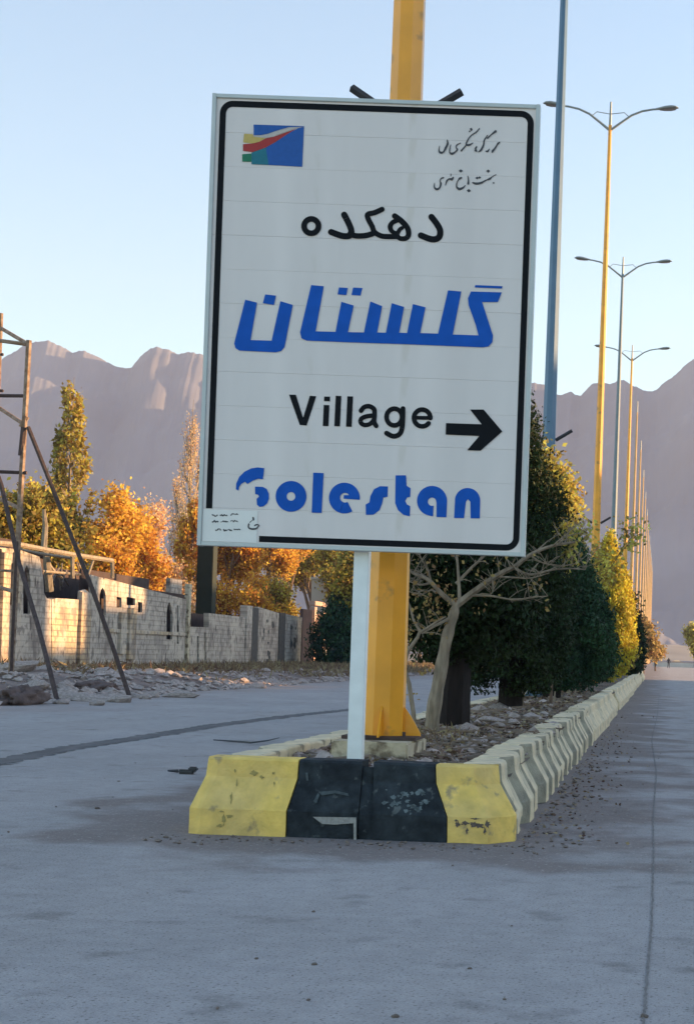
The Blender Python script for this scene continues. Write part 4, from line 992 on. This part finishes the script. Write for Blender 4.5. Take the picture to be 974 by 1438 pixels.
LT(325, -31, 700, 90, 61, 'orange_leaf', 'orange tree crown under the sign, right of the dark column', 11000, .3, first=.12)
LT(365, -32, 690, 100, 62, 'yellow_leaf', 'bright yellow-orange tree under the middle of the sign', 12000, .32, first=.12)
LT(405, -31, 700, 90, 63, 'yellow_leaf', 'golden tree under the sign near the stained panels', 11000, .32, first=.12)
LT(345, -27, 812, 120, 64, 'orange_leaf', 'low brown hedge tree right behind the block wall', 6000, .26, first=.12)
LT(405, -26, 822, 110, 65, 'pine_gold', 'olive shrub tree over the dark wall piers', 6000, .28, first=.12)
LT(434, -31, 730, 90, 66, 'pine_gold', 'green-gold tree left of the white sign post', 11000, .32, first=.1)
LT(472, -24, 740, 74, 67, 'pine_gold', 'olive-green tree right behind the gate', 11000, .3, first=.1)
p = WX(476, 900, -19.4); conifer((p.x, p.y, 0), 4.9, 1.5, 'cyp_green', 'dark green bush at the roadside right of the gate', 14000, .2, .0, seed=31, name='bush', cat='bush', ragged=.6)
LT(488, -19, 770, 44, 69, 'pine_gold', 'olive tree beside the white sign post', 9000, .28, first=.1)
LT(530, -19, 780, 90, 70, 'pine_gold', 'far left-side tree partly behind the yellow pole', 6000, .34)
LT(590, -17, 800, 70, 71, 'dull_leaf', 'brown tree far along the left road seen behind the bare tree', 6000, .4)
for k, (u, vt, X) in enumerate(((622, 800, -15), (660, 820, -14.6), (700, 840, -14.5))):
    LT(u, X, vt, 50, 80 + k, 'dull_leaf', ['first', 'second', 'third'][k] + ' brown tree of the far left roadside row behind the median', 3500, .45)

# ------------------------------------------------------------------ ruined walls on the left
def extr(poly_holes, X, m, name, parent, th=.25):
    """plate in the YZ plane at X with openings, extruded away from the road"""
    outer, holes = poly_holes
    loops = [[Vector((y, z, 0)) for y, z in l] for l in [outer] + holes]
    flat = [p for l in loops for p in l]; n = len(flat); tris = tessellate_polygon(loops)
    V = [(X, p.x, p.y) for p in flat] + [(X - th, p.x, p.y) for p in flat]
    Fc = [tuple(t) for t in tris] + [tuple(i + n for i in t[::-1]) for t in tris]; k = 0
    for l in loops:
        m_ = len(l)
        for i in range(m_): a, b_ = k + i, k + (i + 1) % m_; Fc.append((a, b_, b_ + n, a + n))
        k += m_
    o = mesh_obj(name, V, Fc, m, parent)
    bm = bmesh.new(); bm.from_mesh(o.data); bmesh.ops.recalc_face_normals(bm, faces=bm.faces); bm.to_mesh(o.data); bm.free(); return o
XW = -22.0
def yz(u, v, X=XW): p = WX(u, v, X); return (p.y, p.z)
def wl(pts, X=XW, jag=0): return [yz(u + (R.uniform(-jag, jag) if jag else 0), v + (R.uniform(-jag, jag) if jag else 0), X) for u, v in pts]
def arch(u0, u1, v0, v1, X=XW):
    """pointed arched opening"""
    return wl([(u0, v1), (u0, v0 + (v1 - v0) * .3), (u0 + (u1 - u0) * .2, v0 + (v1 - v0) * .1), ((u0 + u1) / 2, v0), (u1 - (u1 - u0) * .2, v0 + (v1 - v0) * .12), (u1, v0 + (v1 - v0) * .32), (u1, v1)], X)
def rect(u0, u1, v0, v1, X=XW): return wl([(u0, v1), (u0, v0), (u1, v0 + (u1 - u0) * .2), (u1, v1)], X)
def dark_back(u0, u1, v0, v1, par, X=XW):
    p0 = yz(u0, v1, X); p1 = yz(u1, v0, X); g = MB(); g.box(X - .62, X - .55, p0[0] - .3, p1[0] + 2.2, p0[1] - .4, p1[1] + .3); g.build('dark_backing', 'dark_room', par)  # dark sheet behind the openings; interior shade put into its colour

w1 = thing('ruined_building', 'ruined pale building with tall arched window at the far left', 'ruin', (0, 0, 0))
extr((wl([(-120, 965), (-120, 738), (-60, 752), (0, 766), (28, 772), (56, 782), (58, 792), (61, 812), (62, 832), (66, 840), (72, 842), (72, 965)]),
      [arch(33, 43, 793, 862), rect(12, 18, 790, 850), rect(-2, 3, 770, 846), rect(-30, -18, 778, 850)]), XW, 'block_wall', 'facade', w1, .09)
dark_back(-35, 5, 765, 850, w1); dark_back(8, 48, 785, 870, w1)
g = MB(); 
for u in (7, 24): a = yz(u, 772); g.box(XW + .003, XW + .12, a[0] - .28, a[0] + .28, .2, a[1] - .1)
g.build('pilaster', 'plaster', w1)
w2 = thing('broken_wall', 'low broken wall with the sunlit golden patch, between the two ruins', 'wall', (0, 0, 0))
extr((wl([(72.3, 965), (72.3, 842), (80, 840), (95, 841), (110, 842), (113, 848), (110, 862), (108, 880), (106, 900), (106, 965)]), []), XW + .02, 'plaster', 'wall', w2, .3)
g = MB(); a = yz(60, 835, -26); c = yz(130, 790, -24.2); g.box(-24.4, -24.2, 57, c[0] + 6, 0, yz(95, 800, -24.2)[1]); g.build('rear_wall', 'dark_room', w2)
w3 = thing('ruined_house', 'long ruined house wall with small square windows and pointed arches', 'ruin', (0, 0, 0))
extr((wl([(106.3, 965), (106.3, 905), (109, 880), (113, 830), (120, 828), (128, 834), (129, 807), (142, 811), (160, 815), (190, 823), (225, 832), (262, 842), (262, 962)]),
      [arch(140, 149, 825, 864), rect(164, 171, 838, 853), rect(178, 190, 838, 850), rect(194, 200, 845, 860), arch(234, 242, 845, 898), rect(248.5, 251, 850, 904)]), XW, 'block_wall', 'facade', w3, .09)
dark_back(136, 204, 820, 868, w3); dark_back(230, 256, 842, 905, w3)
for u, v0, v1, wd_ in ((118, 832, 935, .5), (171, 860, 918, .35), (184, 854, 926, .4)):
    a = yz(u, v0); c = yz(u, v1); g = MB(); g.box(XW + .003, XW + .13, a[0] - wd_, a[0] + wd_, c[1], a[1]); g.build('pilaster', 'plaster', w3)
a = yz(106.5, 905); c = yz(262, 905); g = MB(); g.box(XW + .003, XW + .07, yz(150, 900)[0], c[0] - .4, 1.72, 1.86); g.build('ledge', 'plaster', w3)
a = yz(264, 820); g = MB(); g.box(XW - .1, XW + .12, a[0] - .12, a[0] + .22, 0, a[1]); g.build('corner_post', 'footing', w3)
a = yz(245, 812, -23); c = yz(262, 817, -23); g = MB(); g.box(-23.4, -23.2, a[0], c[0], 3, a[1], .02); g.build('rear_parapet', 'block_wall', w3)
w4 = thing('low_block_wall', 'low grey block wall with two dark upright slots below the dark column', 'wall', (0, 0, 0))
extr((wl([(266.3, 962), (266.3, 880), (293, 881), (293, 960)]), [rect(277, 279.5, 893, 934), rect(287, 290, 888, 936)]), XW, 'block_wall', 'wall', w4, .06)
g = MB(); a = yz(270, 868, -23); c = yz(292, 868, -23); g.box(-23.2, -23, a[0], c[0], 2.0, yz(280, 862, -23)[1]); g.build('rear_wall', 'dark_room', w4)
w5 = thing('garden_wall', 'pale block garden wall with dark upright piers and stained panels', 'wall', (0, 0, 0))
extr((wl([(293.3, 960), (293.3, 861), (320, 864), (345, 867), (345, 957)]), []), XW, 'block_wall', 'wall_panel', w5, .25)
a, c = yz(345.3, 850), yz(353, 850); g = MB(); g.box(XW - .3, XW + .08, a[0], c[0], 0, a[1]); g.build('pier', 'block_wall', w5)
for u0, u1, v in ((354, 362, 853), (392, 400, 860)):
    a, c = yz(u0, v), yz(u1, v); g = MB(); g.box(XW - .2, XW + .06, a[0], c[0], 0, a[1]); g.build('pier', 'pier_dark', w5)['label'] = 'dark stone pier'
for u0, u1, va, vb in ((362.3, 391.7, 852, 861), (400.3, 424, 862, 867)):
    extr((wl([(u0, 955), (u0, va), (u1, vb), (u1, 952)]), []), XW, 'block_wall', 'wall_panel', w5, .2)
    cx_, cy_ = (u0 + u1) / 2, 900
    for q in range(9):
        cu_, cv_ = R.gauss(cx_, 5), R.gauss(cy_, 16); k = 8; rr1 = R.uniform(1.5, 5)
        ps = [yz(cu_ + rr1 * .5 * R.uniform(.4, 1.2) * math.cos(6.28 * j / k), cv_ - rr1 * 1.3 * R.uniform(.5, 1.2) * math.sin(6.28 * j / k), XW + .01) for j in range(k)]
        mesh_obj('stain', [(XW + .006 + q * .001, y, z) for y, z in ps], [tuple(range(k))], 'pier_dark', w5)
gt = thing('gateway', 'reddish dark gate between thin pinkish posts', 'gate', (0, 0, 0))
def gb(u0, u1, v, m, nme, x0=-.15, x1=.05, zb_=0):
    a, c = yz(u0, v), yz(u1, v); g = MB(); g.box(XW + x0, XW + x1, a[0], c[0], zb_, a[1]); return g.build(nme, m, gt)
gb(424.5, 439, 855, 'gate_red', 'gate_leaf'); gb(439.3, 442.5, 852, 'pink_trim', 'gate_post', -.2, .12); gb(443, 451.5, 862, 'gate_red', 'gate_leaf'); gb(452, 456, 858, 'pink_trim', 'gate_post', -.2, .12)
a, c = yz(439, 850), yz(457, 855); g = MB(); g.box(XW - .25, XW + .15, a[0], c[0], a[1] + .01, a[1] + .28, .02); g.build('lintel', 'pink_trim', gt)
p = WX(452, 850, -25); g = MB(); g.box(-.6, .6, -1.0, 1.0, 0, W(450, 815, p.y).z, .03); g.box(-.7, .7, -1.1, 1.1, W(450, 815, p.y).z + .002, W(450, 812, p.y).z, .02)
wh_ = thing('gate_house', 'small whitish house block behind the reddish gate', 'house', (p.x, p.y, 0)); g.build('wall', 'house', wh_)
g = MB(); g.box(.601, .62, -.5, .4, 2.9, 3.7); g.build('window', 'glass', wh_)
p = WX(289, 850, -24.2); g = MB(); g.box(-.42, .42, -.42, .42, 0, 9.5, .03); dc = thing('dark_column', 'dark green square column rising behind the wall at the sign corner', 'column', (p.x, p.y, 0)); g.build('shaft', 'column_dark', dc)
g = MB(); g.box(-.5, .5, -.5, .5, 9.501, 9.65, .02); g.build('cap', 'column_dark', dc)
# pipe frame along the wall top
pf_ = thing('pipe_frame', 'pale pipe frame running above the broken wall tops', 'pipe frame', (0, 0, 0))
def pipe(pts, X, r, nme='pipe', m='bark_pale'):
    g = MB(); g.tube([WX(u, v, X) for u, v in pts], r, 6); return g.build(nme, m, pf_)
pipe([(-30, 760), (30, 765), (60, 771), (105, 779), (158, 787)], -21.7, .09, 'rail'); pipe([(30, 772), (60, 778), (104, 784)], -22.4, .06, 'rail')
for u in (102, 158): pipe([(u, 780 if u < 120 else 787), (u, 812)], -21.7, .08, 'upright')
pipe([(124, 808), (132, 785)], -21.8, .05, 'brace'); pipe([(60, 802), (128, 808)], -22.6, .05, 'rail')
for k in range(16):
    u = R.uniform(62, 124); pipe([(u, R.uniform(785, 830)), (u + R.uniform(-14, 14), R.uniform(790, 832))], -23.5, .03, 'loose_rod', 'twig')
# leaning old pole by the wall (forked pale trunk in front of the poplar)
ot = thing('bare_tree', 'pale forked bare trunk standing over the wall gap', 'tree', (0, 0, 0))
g = MB(); g.tube([WX(u, v, -23) for u, v in ((70, 830), (66, 790), (62, 768), (64, 740), (62, 715))], [.16, .15, .12, .11, .06], 6, False); g.tube([WX(u, v, -23) for u, v in ((66, 790), (74, 800), (88, 812))], [.1, .07, .04], 5, False); g.build('trunk', 'bark_pale', ot)

# ------------------------------------------------------------------ propped steel frame at the far left
tw = thing('steel_frame', 'tall rusty steel lattice frame with long leaning props at the left edge', 'steel frame', (-17.3, 41, .3))
def tp(u, v, Y=41): return W(u, v, Y) - Vector(tw.location)
def tbar(a, b_, r, nme, m='rust'):
    g = MB(); g.tube([a, b_], r, 6); g.build(nme, m, tw)
Yn, Yf = 40.2, 42.0
tbar(tp(41, 478, Yn), tp(16, 945, Yn), .075, 'upright'); tbar(tp(2, 440, Yf), tp(-18, 950, Yf), .06, 'upright'); tbar(tp(-62, 470, Yn), tp(-80, 960, Yn), .075, 'upright')
for (a, b_) in (((2, 461), (41, 484)), ((-2, 572), (36, 597)), ((-2, 700), (31, 715)), ((-10, 822), (24, 832))): tbar(tp(*a, Yf), tp(*b_, Yn), .055, 'side_bar')
for v, v2 in ((555, 556), (660, 664)): tbar(tp(-64, v, Yn), tp(38, v2, Yn), .045, 'cross_bar', 'rust_dark')
tbar(tp(-60, 470, Yn), tp(41, 484, Yn), .05, 'cross_bar')
for v in (497, 548): tbar(tp(-4, v, Yf), tp(5, v + 1, Yf), .04, 'peg', 'rust_dark')
tbar(tp(38, 585, Yn), tp(30, 600, Yn), .07, 'joint_plate'); tbar(tp(34, 600, Yn - .05), tp(30, 640, Yn), .08, 'joint_plate', 'rust_dark')
def prop(pts, Ys, r, nme):
    g = MB(); g.tube([tp(u, v, y) for (u, v), y in zip(pts, Ys)], r, 6); g.build(nme, 'rust_dark', tw)
prop([(40, 600), (66, 665), (100, 752), (128, 822), (155, 898), (182, 978)], [40.1, 39.9, 39.6, 39.3, 39.0, 38.6], .06, 'prop')
prop([(-20, 620), (2, 680), (27, 790), (54, 880), (70, 940), (81, 986)], [39.8, 39, 38, 36.6, 35.6, 35.0], .06, 'prop')
prop([(24, 760), (20, 850), (16, 945)], [40, 40, 40.1], .04, 'prop')
tbar(tp(-30, 800, Yn), tp(26, 802, Yn), .035, 'cross_bar')
g = MB(); g.tube([tp(64, 950, 40), tp(66, 975, 39.6)], .03, 5); 

# ------------------------------------------------------------------ far end of the road
fw = MB(); fw.box(-1.5, 40, 300, 300.4, 0, .9); tag(fw.build('boundary_wall', 'white_wall'), 'low whitish wall closing the far end of the right road', 'wall')
# small figure far down the road
def person(loc, label):
    t = thing('person', label, 'person', loc, .3); me = bpy.data.meshes.new('body')
    J = [((0, 0, .92), .15), ((0, 0, 1.15), .14), ((0, 0, 1.38), .17), ((0, 0, 1.5), .06), ((0, 0, 1.6), .1), ((0, 0, 1.72), .09),
         ((.1, 0, .88), .1), ((.13, .08, .48), .075), ((.14, .02, .08), .05), ((.14, -.12, .03), .04), ((-.1, 0, .88), .1), ((-.13, -.1, .5), .075), ((-.14, .06, .1), .05), ((-.14, -.06, .03), .04),
         ((.2, 0, 1.4), .07), ((.27, .04, 1.12), .05), ((.27, -.08, .88), .04), ((-.2, 0, 1.4), .07), ((-.27, -.04, 1.12), .05), ((-.26, -.14, .9), .04)]
    E = [(0, 1), (1, 2), (2, 3), (3, 4), (4, 5), (0, 6), (6, 7), (7, 8), (8, 9), (0, 10), (10, 11), (11, 12), (12, 13), (2, 14), (14, 15), (15, 16), (2, 17), (17, 18), (18, 19)]
    me.from_pydata([j[0] for j in J], E, []); o = bpy.data.objects.new('tmp', me); COL.objects.link(o); mo = o.modifiers.new('s', 'SKIN')
    for v, j in zip(me.skin_vertices[0].data, J): v.radius = (j[1], j[1] * .8)
    me.skin_vertices[0].data[0].use_root = True
    o.modifiers.new('ss', 'SUBSURF').levels = 1
    m2 = bpy.data.meshes.new_from_object(o.evaluated_get(bpy.context.evaluated_depsgraph_get())); bpy.data.objects.remove(o); link('body', m2, 'cloth', t, None, True)
person((1.3, 256, 0), 'distant dark figure walking on the far end of the right road')

# ------------------------------------------------------------------ shade blocks added out of view across the right carriageway, with gaps for sun
def house(y0, y1, h, label):
    t = thing('shade_block', label, 'shade block', (79, (y0 + y1) / 2, 0)); L = (y1 - y0) / 2
    g = MB(); g.box(-4, -1, -L + .05, L - .05, -.1, h); g.build('wall', 'house', t); g = MB(); g.box(-4.15, -.85, -L + .02, L - .02, h + .003, h + .2); g.build('roof', 'footing', t)
    for fl in range(int(h / 3)):
        for k in range(int(L * 2 / 5)):
            yy = -L + 2.5 + k * 5; g = MB(); g.box(-4.06, -4.003, yy - .8, yy + .8, fl * 3 + 1, fl * 3 + 2.4); g.build('window', 'glass', t)
for y0, y1, h, lab in ((-40, 20, 20.3, 'tall unseen shade block added across the right road, nearest the camera'), (20, 49, 20.3, 'second tall unseen shade block added across the right road'), (49, 60, 16.6, 'unseen shade block with the lower top, third added along the right road'), (60, 83.5, 20.3, 'tall unseen shade block added before the lowest one across the right road'),
                       (83.5, 89, 14.5, 'lowest unseen shade block added between the taller ones across the right road'), (89, 91.6, 20.3, 'slim tall unseen shade block added beside the lowest one across the right road'),
                       (91.6, 95.7, 17.2, 'narrow middling unseen shade block added across the right road, between two slim tall ones'), (95.7, 96.7, 20.3, 'very narrow unseen shade block added across the right road'),
                       (96.7, 103, 18.9, 'unseen shade block of medium height added right after the very narrow one across the right road'), (103, 134, 20.8, 'farthest tall unseen shade block added across the right road')):
    house(y0, y1, h, lab)

# ------------------------------------------------------------------ haze
HAZE = True
if HAZE:
    me = MB(); me.box(-1460, 640, -70, 2420, -4, 560)
    hz = me.build('haze', None); tag(hz, 'pale evening haze between the camera and the mountains', 'haze', kind='stuff')
    m = bpy.data.materials.new('haze_air'); m.use_nodes = True; t = m.node_tree; t.nodes.clear()
    pv = t.nodes.new('ShaderNodeVolumePrincipled'); pv.inputs['Color'].default_value = (.68, .73, 1.0, 1); pv.inputs['Density'].default_value = .00018
    ou = t.nodes.new('ShaderNodeOutputMaterial'); t.links.new(pv.outputs[0], ou.inputs['Volume']); hz.data.materials.append(m)
